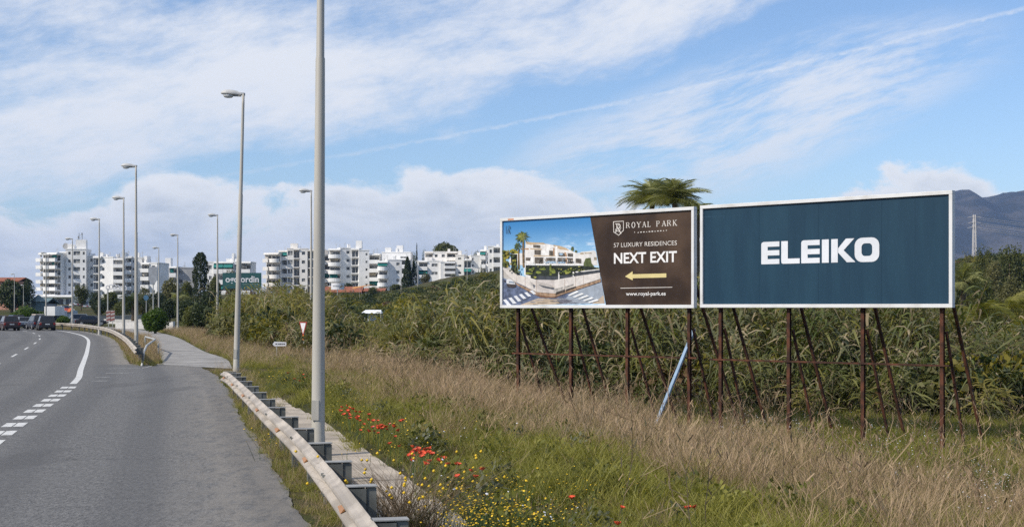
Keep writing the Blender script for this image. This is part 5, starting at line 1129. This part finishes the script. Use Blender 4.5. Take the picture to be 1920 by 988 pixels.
# two looks at the foot line, since column and distance depend on each other
yy = y + dep * np.interp(960 + FPX * x / y, [380, 700, 2000], [16, 15, 15]) + 2.2 * smooth_noise(x, x * 0, .6, 77); pxx = 960 + FPX * x / yy; ok = (pxx > 405 + 60 * rng.random(n) ** 3) & (pxx < 2150)
x, yy, dep, pxx = x[ok], yy[ok], dep[ok], pxx[ok]
topz = CH + (HOR - np.interp(pxx, CT[:, 0], CT[:, 1])) / FPX * yy
zg = H(x, yy); ht = (topz - zg) * (.50 + .52 * rng.random(len(x)) ** .8) * (.45 + .55 * sstep(-.02, .42, dep)) * (1.02 + .42 * smooth_noise(x, yy, .75, 31) + .16 * smooth_noise(x, yy, 1.8, 32)); ht = ht * np.interp(pxx, [400, 600, 640, 760, 800, 960, 1000], [1.15, 1.15, 1., 1., 1.12, 1.12, 1.]); ht = np.clip(ht, .8, 6.)
clump = smooth_noise(x, yy, .30, 8); k_dry = rng.random(len(x)) < np.clip(.13 + .45 * clump, .05, .5)
pal = (smooth_noise(x, yy, .7, 51) + .8 * smooth_noise(x, yy, 1.6, 52)) + rng.normal(0, .28, len(x)) + np.interp(pxx, [420, 640, 900, 1300], [-.35, -.3, .0, .25])
grp = np.digitize(pal, [-.45, .02, .42]); grp = np.array([1, 0, 2, 3])[grp]; pick = np.where(k_dry, 8 + rng.integers(0, 2, len(x)), grp * 2 + rng.integers(0, 2, len(x)))
gxn = (smooth_noise(x + .3, yy, .75, 31) - smooth_noise(x - .3, yy, .75, 31)); gyn = (smooth_noise(x, yy + .3, .75, 31) - smooth_noise(x, yy - .3, .75, 31)) + .25 * (1 - sstep(0, .2, dep))
phi = np.arctan2(-gyn, -gxn) + rng.normal(0, .7, len(x)); lean_ = np.clip(np.hypot(gxn, gyn) * .9 + np.abs(rng.normal(0, .16, len(x))), 0, .75)
scatter('reed_thicket', 'dense thicket of tall green giant reeds behind the billboards', 'reeds', np.stack([x, yy, zg - .05], 1), phi, np.stack([np.clip(ht / 3.6, .75, 1.25)] * 2 + [ht / 3.6], 1), pick, canes, (np.zeros(len(x)), lean_))

# ---- leaf clouds
lf_dark = leaf('dark_tree_leaf', (.020, .034, .012), (.062, .082, .026), .3); lf_mid = leaf('mid_tree_leaf', (.050, .064, .017), (.145, .155, .040), .35); lf_bright = leaf('bright_hedge_leaf', (.035, .080, .008), (.095, .150, .018), .4); lf_olive = leaf('olive_leaf', (.080, .080, .030), (.18, .17, .065), .3); lf_yel = leaf('yellow_shrub_leaf', (.12, .115, .015), (.24, .20, .03), .4); lf_red = leaf('reddish_shrub_leaf', (.09, .06, .025), (.17, .10, .05), .3)
bark = M('bark', (.10, .075, .05), .95, .25, 5., bump=.4)
bush_protos = proto_col('bush', [mesh_of([(*leaf_cloud(700, .105, 200 + i, (1, 1, .8), .5, -.5), m)]) for i, m in enumerate((lf_dark, lf_mid, lf_olive, lf_mid, lf_yel, lf_red))])
n = 1350; bx = rng.uniform(-26, 26, n); by = front_y(bx, np.full(n, 60.))
for _ in range(4): by = front_y(bx, by)
by = by + rng.uniform(-.6, 9, n); bpx_ = 960 + FPX * bx / by; ok = (bpx_ > 410) & (bpx_ < 2050) & ~((bpx_ > 655) & (bpx_ < 740)) & (smooth_noise(bx, by, .5, 91) > -.05); bx, by = bx[ok], by[ok]; bs = rng.uniform(.55, 1.5, len(bx)) * np.where(by - front_y(bx, by) < 1.2, .7, 1.15)
scatter('thicket_bushes', 'rounded olive and green bushes growing among the reeds', 'bushes', np.stack([bx, by, H(bx, by) + bs * .35], 1), rng.uniform(0, 6.283, len(bx)), np.stack([bs, bs, bs * 1.15], 1), rng.choice([0, 1, 2, 3, 4, 5], len(bx), p=[.20, .26, .18, .22, .08, .06]), bush_protos)
# scrub on the slopes
n = 9000; y = 150 + 330 * rng.random(n) ** .8; px = rng.uniform(340, 2050, n); px = np.where(rng.random(n) < .75, np.where(rng.random(n) < .68, rng.uniform(380, 960, n), rng.uniform(1770, 2050, n)), px); x = (px - 960) / FPX * y
cl = smooth_noise(x, y, .06, 41); keep = rng.random(n) < np.clip(.55 + .8 * cl, .12, 1); keep &= ~((px < 470) & (y > 250)); keep &= ~((px > 655) & (px < 738) & (y < 208)); x, y, px, cl = x[keep], y[keep], px[keep], cl[keep]; z = H(x, y)
big = sstep(1780, 1830, px); s = rng.uniform(.35, 1.15, len(x)) ** 1.2 * (1 + .7 * cl) * (1 + .9 * big) * (1 + .6 * (px > 640) * (px < 965)); vis = (z + s) < CH + (HOR - np.interp(px, [0, 480, 690, 780, 850, 960, 1770, 1850, 2050], [562, 552, 548, 538, 521, 505, 490, 478, 472])) / FPX * y; x, y, z, s = x[vis], y[vis], z[vis], s[vis]
pk = rng.choice([0, 1, 2, 3, 1, 2, 4, 5], len(x), p=[.16, .2, .2, .2, .08, .08, .05, .03])
scatter('hillside_scrub', 'green scrub covering the slope below the hill buildings', 'scrub', np.stack([x, y, z], 1), rng.uniform(0, 6.283, len(x)), s * 1.5, pk, bush_protos)

def tree(name, label, px, pyt, pyb, Y, wpx, mat, n=2600, size=None, trunk=True, group=None, cat='tree', lobes=5, seed=0, zbase=None, shape=1., clear=.25):
    """crown spans wpx columns wide, from pyt down; the foot stands on the ground"""
    x = (px - 960) / FPX * Y; zg = h1(x, Y) if zbase is None else zbase; zt = CH + (HOR - pyt) / FPX * Y; rx = wpx / 2 / FPX * Y; Hh = zt - zg
    r = empty(name, (x, Y, zg), 0, label, cat, group); rs = np.random.default_rng(seed + int(px)); c0 = Hh * clear; V, F, k = [], [], 0; per = n // lobes; limbs = []
    for i in range(lobes):
        a = rs.uniform(0, 6.283); rr_ = (rs.uniform(.15, .55) if i else 0.) * rx; lz = c0 + (Hh - c0) * (.5 if i == 0 else rs.uniform(.3, .72)); lr = rx * (.78 if i == 0 else rs.uniform(.42, .62)); lh = min((Hh - c0) * (.5 if i == 0 else .34) * shape, Hh - lz)
        v, f = leaf_cloud(per if i else per * 2, size or rx * .075, int(rs.integers(1e6)), (lr, lr, max(lh, .3)), .45); c = np.array([rr_ * math.cos(a), rr_ * math.sin(a), lz]); v = v + c; V.append(v); F.append(f + k); k += len(v); limbs.append(c)
    VV = np.concatenate(V); zm = np.percentile(VV[:, 2], 99.5); k0 = c0 + .0; VV[:, 2] = np.where(VV[:, 2] > k0, k0 + (VV[:, 2] - k0) * (Hh - k0) / (zm - k0), VV[:, 2])
    me = np_mesh('crown', VV, np.concatenate(F), mat); link('crown', me, None, r, True)
    mb = MB(); tr_ = max(.05, rx * .07); mb.tube([(0, 0, -.4), (.02, 0, Hh * .3), (0, .03, Hh * .72)], [tr_ * 1.3, tr_, tr_ * .35], 8)
    for c in limbs[1:]: mb.tube([(0, 0, Hh * .28), tuple(c * .6 + np.array([0, 0, Hh * .1])), tuple(c)], [tr_ * .6, tr_ * .4, tr_ * .15], 5)
    mb.build('trunk', bark, r, True); return r
tree('tree', 'large dark tree at the left edge in front of the pink house', 22, 527, 582, 290, 72, lf_dark, 4200, group='trees beyond the road', clear=.12)
tree('tree', 'dark tree with pale lamp post in front, left of the left block', 52, 524, 582, 297, 34, lf_dark, 2600, group='trees beyond the road', clear=.12, lobes=4)
tree('tree', 'round mid green tree in front of the antenna block', 152, 535, 575, 300, 33, lf_mid, 2600, group='trees beyond the road', clear=.15, lobes=4)
for px, pyt, Y, w, m, lb in ((178, 549, 280, 34, lf_dark, 'dark bushy tree right of the round green tree'), (207, 548, 270, 40, lf_mid, 'bushy green tree behind the white openwork arch'), (270, 540, 225, 40, lf_olive, 'olive bushy tree behind the round blue sign'), (318, 523, 260, 46, lf_olive, 'loose olive green tree below the low white block'),
                           (352, 528, 275, 36, lf_mid, 'green tree just left of the cypress'), (402, 520, 290, 36, lf_mid, 'leafy tree just right of the cypress'), (432, 505, 300, 30, lf_olive, 'small olive tree peeping above the green billboard'), (318, 560, 190, 44, lf_dark, 'dark bushy tree left of the cypress foot'),
                           (345, 564, 165, 58, lf_dark, 'broad dark shrub mass right of the bright green hedge'), (380, 572, 130, 62, lf_dark, 'dark rounded shrub beside the lamp post of the side road'), (362, 574, 150, 52, lf_mid, 'green rounded shrub between the side road lamps'), (412, 560, 120, 46, lf_mid, 'green shrub at the left end of the reeds'), (238, 556, 215, 34, lf_dark, 'dark shrub behind the small palm')):
    tree('tree', lb, px, pyt, 600, Y, w, m, 2600, group='bushy trees beyond the side road', clear=.05, lobes=4)
tree('hedge', 'bright green clipped hedge at the bend of the side road', 291, 580, 622, 122, 64, lf_bright, 6500, .11, group='hedges', cat='hedge', clear=0., lobes=5)
tree('hedge', 'low green hedge behind the cars on the bend', 52, 576, 600, 172, 72, lf_bright, 6000, .13, group='hedges', cat='hedge', clear=0., lobes=6)
tree('hedge', 'small clipped hedge behind the guard rail beside the dark car', 121, 592.5, 606, 172, 32, lf_bright, 2600, .10, group='hedges', cat='hedge', clear=0., lobes=4)
tree('hedge', 'narrow low hedge between the two left lamp posts', 76, 590, 600, 168, 26, lf_bright, 2000, .10, group='hedges', cat='hedge', clear=0., lobes=3)
tree('umbrella_pine', 'broad dark umbrella pine behind the low terraced hill building', 836, 456.5, 480, 520, 56, lf_mid, 5200, group='trees on the hill', clear=.55, lobes=7); tree('tree', 'small dark tree left of the umbrella pine', 795, 467, 480, 522, 14, lf_mid, 1600, group='trees on the hill', clear=.3)
tree('tree', 'green tree behind the roof of the rounded balcony block', 772, 474, 490, 520, 26, lf_mid, 2000, group='trees on the hill', clear=.3); tree('tree', 'low tree behind the roof beside the teal top floor', 893, 472, 490, 520, 28, lf_mid, 2000, group='trees on the hill', clear=.3)
tree('tree', 'bush on the slope right of the dark conifers', 798, 512, 530, 440, 24, lf_olive, 1800, group='trees on the hill', clear=.05); tree('shrub', 'bright yellow green shrub on the slope', 822, 530, 545, 380, 34, lf_yel, 2200, group='trees on the hill', cat='shrub', clear=.0); tree('shrub', 'yellow shrub to the right of the bright yellow green one', 862, 540, 552, 340, 30, lf_yel, 1800, group='trees on the hill', cat='shrub', clear=.0)
for i, (px, pyt, Y, w, m, lb) in enumerate(((602, 536, 425, 18, lf_mid, 'small green tree beside the red roofed house left of the tallest pole foot'), (655, 531, 440, 26, lf_dark, 'dark bush between curved white sign and hill block'), (700, 538, 380, 24, lf_mid, 'bush in front of the small white house'), (560, 541, 440, 30, lf_olive, 'olive bush below the curved balcony block'), (520, 540, 430, 34, lf_red, 'reddish bush below the corner balconies of the hill block'), (742, 533, 420, 30, lf_mid, 'bush below the rounded corner balconies'), (840, 524, 430, 36, lf_mid, 'low bush under the terraced hill building'), (910, 516, 430, 40, lf_dark, 'dark low bush under the teal top floor building'), (880, 545, 300, 40, lf_olive, 'olive bush low on the slope left of the picture billboard'), (930, 540, 280, 36, lf_mid, 'green bush touching the left edge of the picture billboard'), (725, 566, 240, 40, lf_red, 'brownish bush right of the white canopy tent'), (640, 566, 250, 44, lf_dark, 'dark bush left of the white canopy tent'))): tree('shrub', lb, px, pyt, 560, Y, w, m, 1800, group='shrubs on the slope', cat='shrub', clear=.0, lobes=4, seed=i)
for i, (px, pyt, Y, w, m, lb) in enumerate(((1801, 500, 112, 44, lf_dark, 'dark bushy tree touching the right edge of the blue billboard'), (1842, 522, 122, 60, lf_mid, 'mid green bushy tree below the pylon'), (1893, 512, 132, 60, lf_olive, 'olive bushy tree below the hill cypress'), (1930, 528, 104, 60, lf_mid, 'bushy tree cut by the right edge below the small pylon'), (1812, 556, 88, 56, lf_olive, 'olive shrub under the dark spiky palm'), (1868, 562, 92, 66, lf_mid, 'green shrub behind the yellow green palms'), (1915, 572, 82, 56, lf_yel, 'yellow shrub at the right edge behind the low palm'))): tree('tree', lb, px, pyt, 600, Y, w, m, 3200, group='bushy trees beside the blue billboard', clear=.03, lobes=6, seed=i + 60)
for i, (px, pyt, Y, w, m, lb) in enumerate(((258, 551, 260, 36, lf_mid, 'green shrub behind the dark drooping palm'), (298, 548, 250, 40, lf_dark, 'dark shrub between the side road lamps and the blue sign'), (338, 546, 240, 46, lf_mid, 'green shrub in front of the low white block'), (392, 545, 230, 48, lf_dark, 'dark shrub at the cypress foot'), (440, 553, 160, 56, lf_olive, 'olive shrub below the green billboard'), (475, 549, 210, 44, lf_red, 'reddish shrub right below the green billboard'), (420, 574, 112, 50, lf_dark, 'dark shrub at the left foot of the reeds'), (225, 565, 230, 36, lf_mid, 'green shrub below the white openwork arch'), (190, 562, 255, 36, lf_dark, 'dark shrub above the parked cars'))): tree('shrub', lb, px, pyt, 580, Y, w, m, 2200, group='shrubs beyond the side road', cat='shrub', clear=.0, lobes=5, seed=i + 30)
def conifer(label, px, pyt, Y, wpx, mat, name='cypress_tree', n=3000, tiers=0, group=None):
    x = (px - 960) / FPX * Y; zg = h1(x, Y); Hh = CH + (HOR - pyt) / FPX * Y - zg; rx = wpx / 2 / FPX * Y; r = empty(name, (x, Y, zg), 0, label, 'tree', group); q = np.random.default_rng(int(px)); t = q.random(n) ** .8
    if tiers: prof_ = (1 - t) ** .9 * (.55 + .45 * np.abs(np.sin(t * tiers * 3.14))) + .02
    elif name == 'cypress_tree': prof_ = np.clip(1.02 * np.minimum(1, t * 6 + .35) * np.where(t > .72, np.sqrt(np.maximum(0, 1 - ((t - .72) / .29) ** 2)), 1), 0, 1)
    else: prof_ = (1 - t) ** .75
    a = q.uniform(0, 6.283, n); rad = rx * prof_ * (.45 + .55 * q.random(n) ** .5) * (1 + .22 * np.sin(a * 3 + t * 19)); P = np.stack([rad * np.cos(a), rad * np.sin(a), Hh * (.06 + .94 * t)], 1); u = q.normal(size=(n, 3)) + np.array([0, 0, 1.2]); u /= np.linalg.norm(u, axis=1)[:, None]; w = q.normal(size=(n, 3)); w /= np.linalg.norm(w, axis=1)[:, None]; s = (rx * .16) * q.uniform(.6, 1.3, n)[:, None]
    V = np.stack([P - u * s, P + w * s * .5, P + u * s, P - w * s * .5], 1).reshape(-1, 3); link('crown', np_mesh('crown', V, np.arange(4 * n).reshape(n, 4), mat), None, r, True); mb = MB(); mb.tube([(0, 0, -.4), (0, 0, Hh * .9)], [max(.08, rx * .14), .02], 8); mb.build('trunk', bark, r, True)
conifer('tall dark column shaped cypress left of the green billboard', 376, 474, 270, 27, lf_dark, n=4200); conifer('larger dark conifer in front of the hill blocks', 764, 482, 440, 26, lf_dark, 'conifer_tree', group='conifers on the slope'); conifer('smaller dark conifer to the right of the larger one', 776, 488, 441, 16, lf_dark, 'conifer_tree', 2200, group='conifers on the slope')
conifer('thin tiered araucaria above the hill roofs', 781.5, 456, 520, 10, lf_dark, 'araucaria_tree', 1600, 7); conifer('dark cypress on the right hill below the pylon', 1879, 492, 260, 24, lf_mid, n=2600)
for i, (px, pyt, Y, w, m, lb) in enumerate(((1812, 478, 210, 40, lf_olive, 'olive tree right beside the blue billboard'), (1846, 465, 230, 46, lf_mid, 'round green tree on the right hill crest'), (1893, 461, 240, 58, lf_mid, 'broad green tree at the right end of the hill crest'), (1862, 488, 190, 50, lf_olive, 'olive tree halfway up the right hill'), (1916, 505, 240, 40, lf_mid, 'green tree at the right edge of the frame'), (1826, 512, 200, 46, lf_dark, 'dark tree behind the spiky plant'), (1945, 470, 235, 50, lf_mid, 'green tree on the hill just cut by the right edge'))): tree('tree', lb, px, pyt, 500, Y, w, m, 2400, group='trees on the right hill', clear=.06, lobes=5, seed=i)

# ---- palms
def frond_mesh(L, nl, w, seed, droop=.55, lm=.5):
    r = np.random.default_rng(seed); V, F = [], []
    def P(t): return np.array([L * (t * .95 - .12 * t * t), 0, L * (.42 * t - droop * t ** 2.2)])
    for k in range(8):
        p = P(k / 7); ww = .03 * (1 - k / 8); V += [p + [0, -ww, 0], p + [0, ww, 0]]
    for k in range(7): F.append((2 * k, 2 * k + 1, 2 * k + 3, 2 * k + 2))
    for i in range(nl):
        t = .12 + .88 * i / nl; p = P(t)
        for sg in (-1, 1):
            l = lm * L * math.sin(min(1, t * 1.2 + .15) * 2.6) * r.uniform(.8, 1.1) * .75; d_ = np.array([.55, sg * .8, -.35 + r.uniform(-.2, .2)]); d_ /= np.linalg.norm(d_); k0 = len(V); s_ = np.array([w * .5, 0, 0])
            q = p + d_ * l * .55; e = p + d_ * l + np.array([0, 0, -.25 * l]); V += [p - s_, p + s_, q + s_ * .9, q - s_ * .9, e, e + s_ * .1]; F += [(k0, k0 + 1, k0 + 2, k0 + 3), (k0 + 3, k0 + 2, k0 + 5, k0 + 4)]
    return np.array(V), np.array(F)
palm_leaf = leaf('palm_leaf', (.15, .17, .065), (.33, .33, .14), .35); palm_yel = leaf('yellow_palm_leaf', (.11, .125, .02), (.26, .24, .05), .4); palm_trunk = M('palm_trunk', (.12, .09, .06), .95, .3, 8., bump=.6)
def palm(label, px, pyc, Y, L, n, mat, droop=.55, seed=0, trunk_r=.16, group=None, zoff=0, up=(-.35, 1.0), name='palm_tree'):
    c = at(px, pyc, Y); g = h1(c.x, Y); r = empty(name, (c.x, Y, g), 0, label, 'palm' if name == 'palm_tree' else 'plant', group); hz = c.z - g; v, f = frond_mesh(L, 44, .026 * max(1, L / 2), seed, droop); me = np_mesh('frond', v, f, mat); q = random.Random(seed)
    mb = MB(); K = max(4, int(hz / .35)); mb.tube([(.05 * math.sin(k * .5), 0, -.3 + (hz + .3) * k / K) for k in range(K + 1)], [trunk_r * (1.25 if k % 2 else 1.) * (1.15 - .35 * k / K) for k in range(K + 1)], 9); mb.build('trunk', palm_trunk, r, True)
    for k in range(n):
        o = bpy.data.objects.new('frond', me); COL.objects.link(o); o.parent = r; o.location = (0, 0, hz); e = up[0] + (up[1] - up[0]) * q.random(); o.rotation_euler = (q.uniform(-.3, .3), -e, k * 2.4 + q.uniform(-.2, .2)); s = q.uniform(.75, 1.1); o.scale = (s, s, s)
palm('feathery palm left of the two above the board gap', 1222, 381, 75, 2.0, 54, palm_leaf, .80, 1, group='palms behind the billboards', up=(.15, 1.35)); palm('feathery palm right of the two above the board gap', 1264, 383, 73, 2.0, 54, palm_leaf, .80, 2, group='palms behind the billboards', up=(.15, 1.3)); palm('feathery palm crown just behind the gap between the boards', 1309, 402, 77, 1.6, 26, palm_leaf, .85, 3, group='palms behind the billboards', up=(-.1, .9))
palm('dark drooping palm above the white kerb wall', 250, 566, 175, 2.6, 22, lf_dark, .6, 4, .28, up=(-.5, .8)); palm('yellow green palm at the right, left of the larger one', 1834, 598, 66, 1.7, 16, palm_yel, .6, 5, group='palms at the right edge', up=(-.2, 1.0)); palm('yellow green palm at the right edge, drooping over the reeds', 1888, 585, 68, 1.9, 18, palm_yel, .6, 6, group='palms at the right edge', up=(-.2, 1.)); palm('low yellow palm at the far right edge of the frame', 1915, 610, 62, 1.6, 14, palm_yel, .65, 8, group='palms at the right edge', up=(-.2, .9))
palm('dark spiky palm right beside the blue billboard', 1806, 528, 72, 1.5, 26, palm_leaf, .45, 7, .14, up=(-.7, 1.2)); palm('small palm behind the dark shrubs at the side road', 335, 560, 210, 2.2, 18, palm_leaf, .6, 9, .2, up=(-.3, .9))

# ---- wild flowers
poppy_red = M('poppy_red', (.66, .085, .030), .6, .25, 30.); stem_m = M('flower_stem', (.06, .10, .03), .8); poppy_c = M('poppy_centre', (.02, .015, .015), .7)
mb = MB()
for k in range(5):
    a = k * 1.2566; d_ = Vector((math.cos(a), math.sin(a), 0)); s_ = Vector((-d_.y, d_.x, 0)); rg = []
    for q, (o, z, w) in enumerate(((.004, 0, .006), (.020, .010, .020), (.036, .026, .026), (.045, .040, .020))): rg.append([d_ * o - s_ * w + Vector((0, 0, z + .006)), d_ * o + Vector((0, 0, z)), d_ * o + s_ * w + Vector((0, 0, z + .006))])
    mb.loft(rg, False, False)
flower0 = mb.build('petals', poppy_red, None, True); mb = MB(); mb.tube([(0, 0, .004), (0, 0, .02)], .009, 6); cen0 = mb.build('seed_head', poppy_c, None, True); mb = MB(); mb.tube([(0, 0, -.34), (.012, .006, -.17), (0, 0, .004)], .0035, 4); stem0 = mb.build('stem', stem_m, None, True)
pop = []
rp = random.Random(3)
PL = ('red poppy in the drift just right of the nearest tall pole', 'red poppy in the middle drift beside the footpath', 'red poppy in the near drift above the yellow flowers', 'red poppy far back in the grass behind the rail posts')
for cx, cy, sx__, sy__, n, lb_ in ((655, 773, 22, 11, 15, PL[0]), (718, 803, 40, 12, 24, PL[1]), (672, 786, 20, 8, 8, PL[0]), (790, 852, 30, 11, 19, PL[2]), (772, 868, 14, 10, 8, PL[2]), (800, 845, 24, 6, 6, PL[2]), (560, 712, 26, 10, 4, PL[3])): pop += [(rp.gauss(cx, sx__ * .48), rp.gauss(cy, sy__ * .5), lb_) for _ in range(n)]
pop += [(883, 884, 'left poppy of the close trio right of the near drift'), (905, 882, 'right poppy of the close trio right of the near drift'), (892, 895, 'lowest poppy of the close trio right of the near drift'), (858, 895, 'single poppy left of the close trio'), (840, 872, 'single poppy at the right end of the near drift'),
        (1072, 936, 'lone poppy in green grass below the picture billboard'), (1166, 953, 'small lone poppy right of the lone one in the green grass'), (1158, 985, 'poppy cut by the bottom edge of the frame'), (831, 861, PL[2]), (749, 838, PL[1]), (731, 833, PL[1]), (656, 820, 'single poppy right at the footpath edge beside the pole'), (540, 700, PL[3]), (1290, 955, 'left one of two tiny poppies at the bottom below the board gap'), (1303, 953, 'right one of two tiny poppies at the bottom below the board gap')]
fl = True
for px, py, lb_ in pop:
    p = hit(px, py, .34)
    if (p.x - np.interp(p.y, RAIL[:, 1], RAIL[:, 0])) * .965 < 1.5 and p.y < 34: p = Vector((np.interp(p.y, RAIL[:, 1], RAIL[:, 0]) + 1.6 + rp.random() * .5, p.y, 0)); p.z = h1(p.x, p.y)
    e = empty('poppy', (p.x, p.y, p.z), 0, lb_, 'flower', 'red poppies in the grass'); k = rp.uniform(.55, .95); tl = (rp.uniform(-.5, .2), rp.uniform(-.3, .3), rp.uniform(0, 6.28))
    for s0 in (flower0, cen0, stem0):
        o = s0.copy(); COL.objects.link(o); o.parent = e; o.location = (0, 0, .34)
        if s0 is not stem0: o.scale = (k, k, k); o.rotation_euler = tl
        
for s0 in (flower0, cen0, stem0): bpy.data.objects.remove(s0)
def blossom(col, r_, n, seed, h=.3, spread=.16):
    q = np.random.default_rng(seed); V, F, V2, F2 = [], [], [], []
    for i in range(n):
        c = np.array([q.normal() * spread, q.normal() * spread, h * q.uniform(.7, 1.15)]); k0 = len(V); nrm = np.array([q.normal() * .4, q.normal() * .4 - .3, 1]); nrm /= np.linalg.norm(nrm); u = np.cross(nrm, [1, 0, 0]); u /= np.linalg.norm(u); w = np.cross(nrm, u); rr_ = r_ * q.uniform(.7, 1.2)
        V += [c + nrm * rr_ * .5] + [c + (u * math.cos(a) + w * math.sin(a)) * rr_ for a in np.arange(6) * 1.0472]
        for j in range(3): F.append((k0, k0 + 1 + 2 * j, k0 + 2 + 2 * j, k0 + 1 + (2 * j + 2) % 6))
        b0 = np.array([c[0] * .4, c[1] * .4, 0]); m0 = len(V2); V2 += [b0 + [-.003, 0, 0], b0 + [.003, 0, 0], c + [.002, 0, 0], c + [-.002, 0, 0]]; F2.append((m0, m0 + 1, m0 + 2, m0 + 3))
    return mesh_of([(np.array(V), np.array(F), col), (np.array(V2), np.array(F2), stem_m)])
yel = M('yellow_petal', (.70, .46, .02), .6, .15, 20.); whp = M('white_petal', (.62, .62, .66), .6, .1, 20.)
ycol = proto_col('yellow_flower', [blossom(yel, .013, 3, i) for i in range(3)]); wcol = proto_col('white_flower', [blossom(whp, .013, 3, 10 + i, .45, .25) for i in range(3)])
fy = []
for cx, cy, a_, b2, n in ((905, 925, 70, 26, 75), (960, 962, 80, 22, 90), (820, 935, 30, 18, 26), (880, 965, 40, 18, 50), (760, 820, 90, 40, 40), (660, 760, 40, 24, 26), (520, 705, 40, 14, 30), (1040, 900, 140, 50, 40), (440, 715, 14, 12, 24), (520, 800, 30, 40, 16)):
    for _ in range(int(n * .95)): fy.append(hit(rng.normal(cx, a_ * .6), rng.normal(cy, b2 * .6), .28))
P = np.array([[p.x, p.y, p.z] for p in fy]); n = len(P); scatter('yellow_wildflowers', 'small yellow wildflowers in the grass beside the footpath', 'flowers', P, rng.uniform(0, 6.283, n), rng.uniform(.7, 1.15, n), rng.integers(0, 3, n), ycol)
fw_ = []
for cx, cy, a_, b2, n in ((1480, 790, 90, 22, 60), (1700, 830, 140, 40, 110), (1860, 890, 60, 40, 70), (1380, 800, 60, 20, 30), (860, 830, 120, 60, 8), (1000, 950, 120, 40, 6)):
    for _ in range(n): fw_.append(hit(rng.normal(cx, a_ * .6), rng.normal(cy, b2 * .6), .5))
P = np.array([[p.x, p.y, p.z] for p in fw_]); n = len(P); scatter('white_wildflowers', 'tiny white wildflowers in the green patch below the blue billboard', 'flowers', P, rng.uniform(0, 6.283, n), rng.uniform(.8, 1.2, n), rng.integers(0, 3, n), wcol)
# dry bush with yellow heads at the rail
bp_ = Vector(rail_at(13.9, .82) + (0,)); r = empty('dry_bush', bp_, 0, 'grey brown dry bush with yellow flower heads behind the near rail', 'bush')
v, f = blade_fan(460, .98, .008, .55, .14, 5, .40, .95, 77); link('stems', np_mesh('stems', v, f, leaf('grey_brown_twig', (.11, .08, .055), (.26, .20, .14), .15, .8)), None, r, True)
tips = v.reshape(460, 6, 2, 3)[:, 5].mean(1); q = np.random.default_rng(5); sel = q.choice(460, 60, replace=False); V, F = [], []
for i in sel:
    c = tips[i] * q.uniform(.75, 1.); k0 = len(V); rr_ = .020
    V += [c + np.array(d_) * rr_ for d_ in ((1, 0, 0), (-1, 0, 0), (0, 1, 0), (0, -1, 0), (0, 0, 1), (0, 0, -1))]; F += [(k0 + a, k0 + b2, k0 + c_) for a, b2, c_ in ((0, 2, 4), (2, 1, 4), (1, 3, 4), (3, 0, 4), (2, 0, 5), (1, 2, 5), (3, 1, 5), (0, 3, 5))]
tag(link('flower_heads', np_mesh('flower_heads', V, F, yel), None, r, True), kind='stuff')
v, f = blade_fan(160, .40, .012, .5, .3, 4, .3, .7, 78); link('leaves', np_mesh('leaves', v, f, grn2_m), None, r, True)
# single tall dry stalks
def stalk(label, pts, rad=.014):
    b0 = Vector(pts[0]); r = empty('dry_stalk', b0, 0, label, 'dry stalk', 'single dry stalks in the field'); mb = MB(); mb.tube(pts, [rad * (1 - .7 * i / (len(pts) - 1)) for i in range(len(pts))], 5); m_ = mb.build('stem', dry_m, r)
    q = random.Random(int(pts[0][0] * 100)); mb = MB()
    for k in range(5):
        i = 1 + k % (len(pts) - 1); a = Vector(pts[i]).lerp(Vector(pts[i - 1]), q.random()); mb.tube([a, a + Vector((q.uniform(-.35, .35), q.uniform(-.2, .2), q.uniform(.15, .4)))], [.006, .002], 4)
    mb.build('twig', dry2_m, r)
g1, g2 = hit(1730, 830), hit(1250, 900); g3 = hit(1590, 930)
e1 = at(1778, 700, 35.2); stalk('long dry cane leaning up to the right leg of the blue billboard', [(g1.x, g1.y, g1.z), (*(g1.lerp(e1, .5))[:2], g1.lerp(e1, .5).z - .05), e1[:]], .02)
stalk('tall pale dry stalk right of the leaning blue bar', [(g2.x, g2.y, g2.z), (g2.x + .05, g2.y, g2.z + .8), (g2.x + .02, g2.y, g2.z + 1.5), (g2.x + .10, g2.y, g2.z + 2.1)]); stalk('dark branching dry stalk in the lower right field', [(g3.x, g3.y, g3.z), (g3.x - .1, g3.y, g3.z + .6), (g3.x - .3, g3.y, g3.z + 1.2)])

# ================================================================== HAZE
mh = bpy.data.materials.new('haze_air'); mh.use_nodes = True; t = NT(mh.node_tree); t.n.clear(); pv = t.add('ShaderNodeVolumePrincipled'); pv.inputs['Color'].default_value = (.32, .54, 1., 1); pv.inputs['Density'].default_value = 6.8e-5; pv.inputs['Anisotropy'].default_value = .1
t.l.new(pv.outputs[0], t.add('ShaderNodeOutputMaterial').inputs['Volume'])
mb = MB(); mb.box2(-9800, 9800, -4000, 9900, -9, 500); hz = mb.build('haze', mh); tag(hz, 'pale haze in the air', 'haze', None, 'stuff')
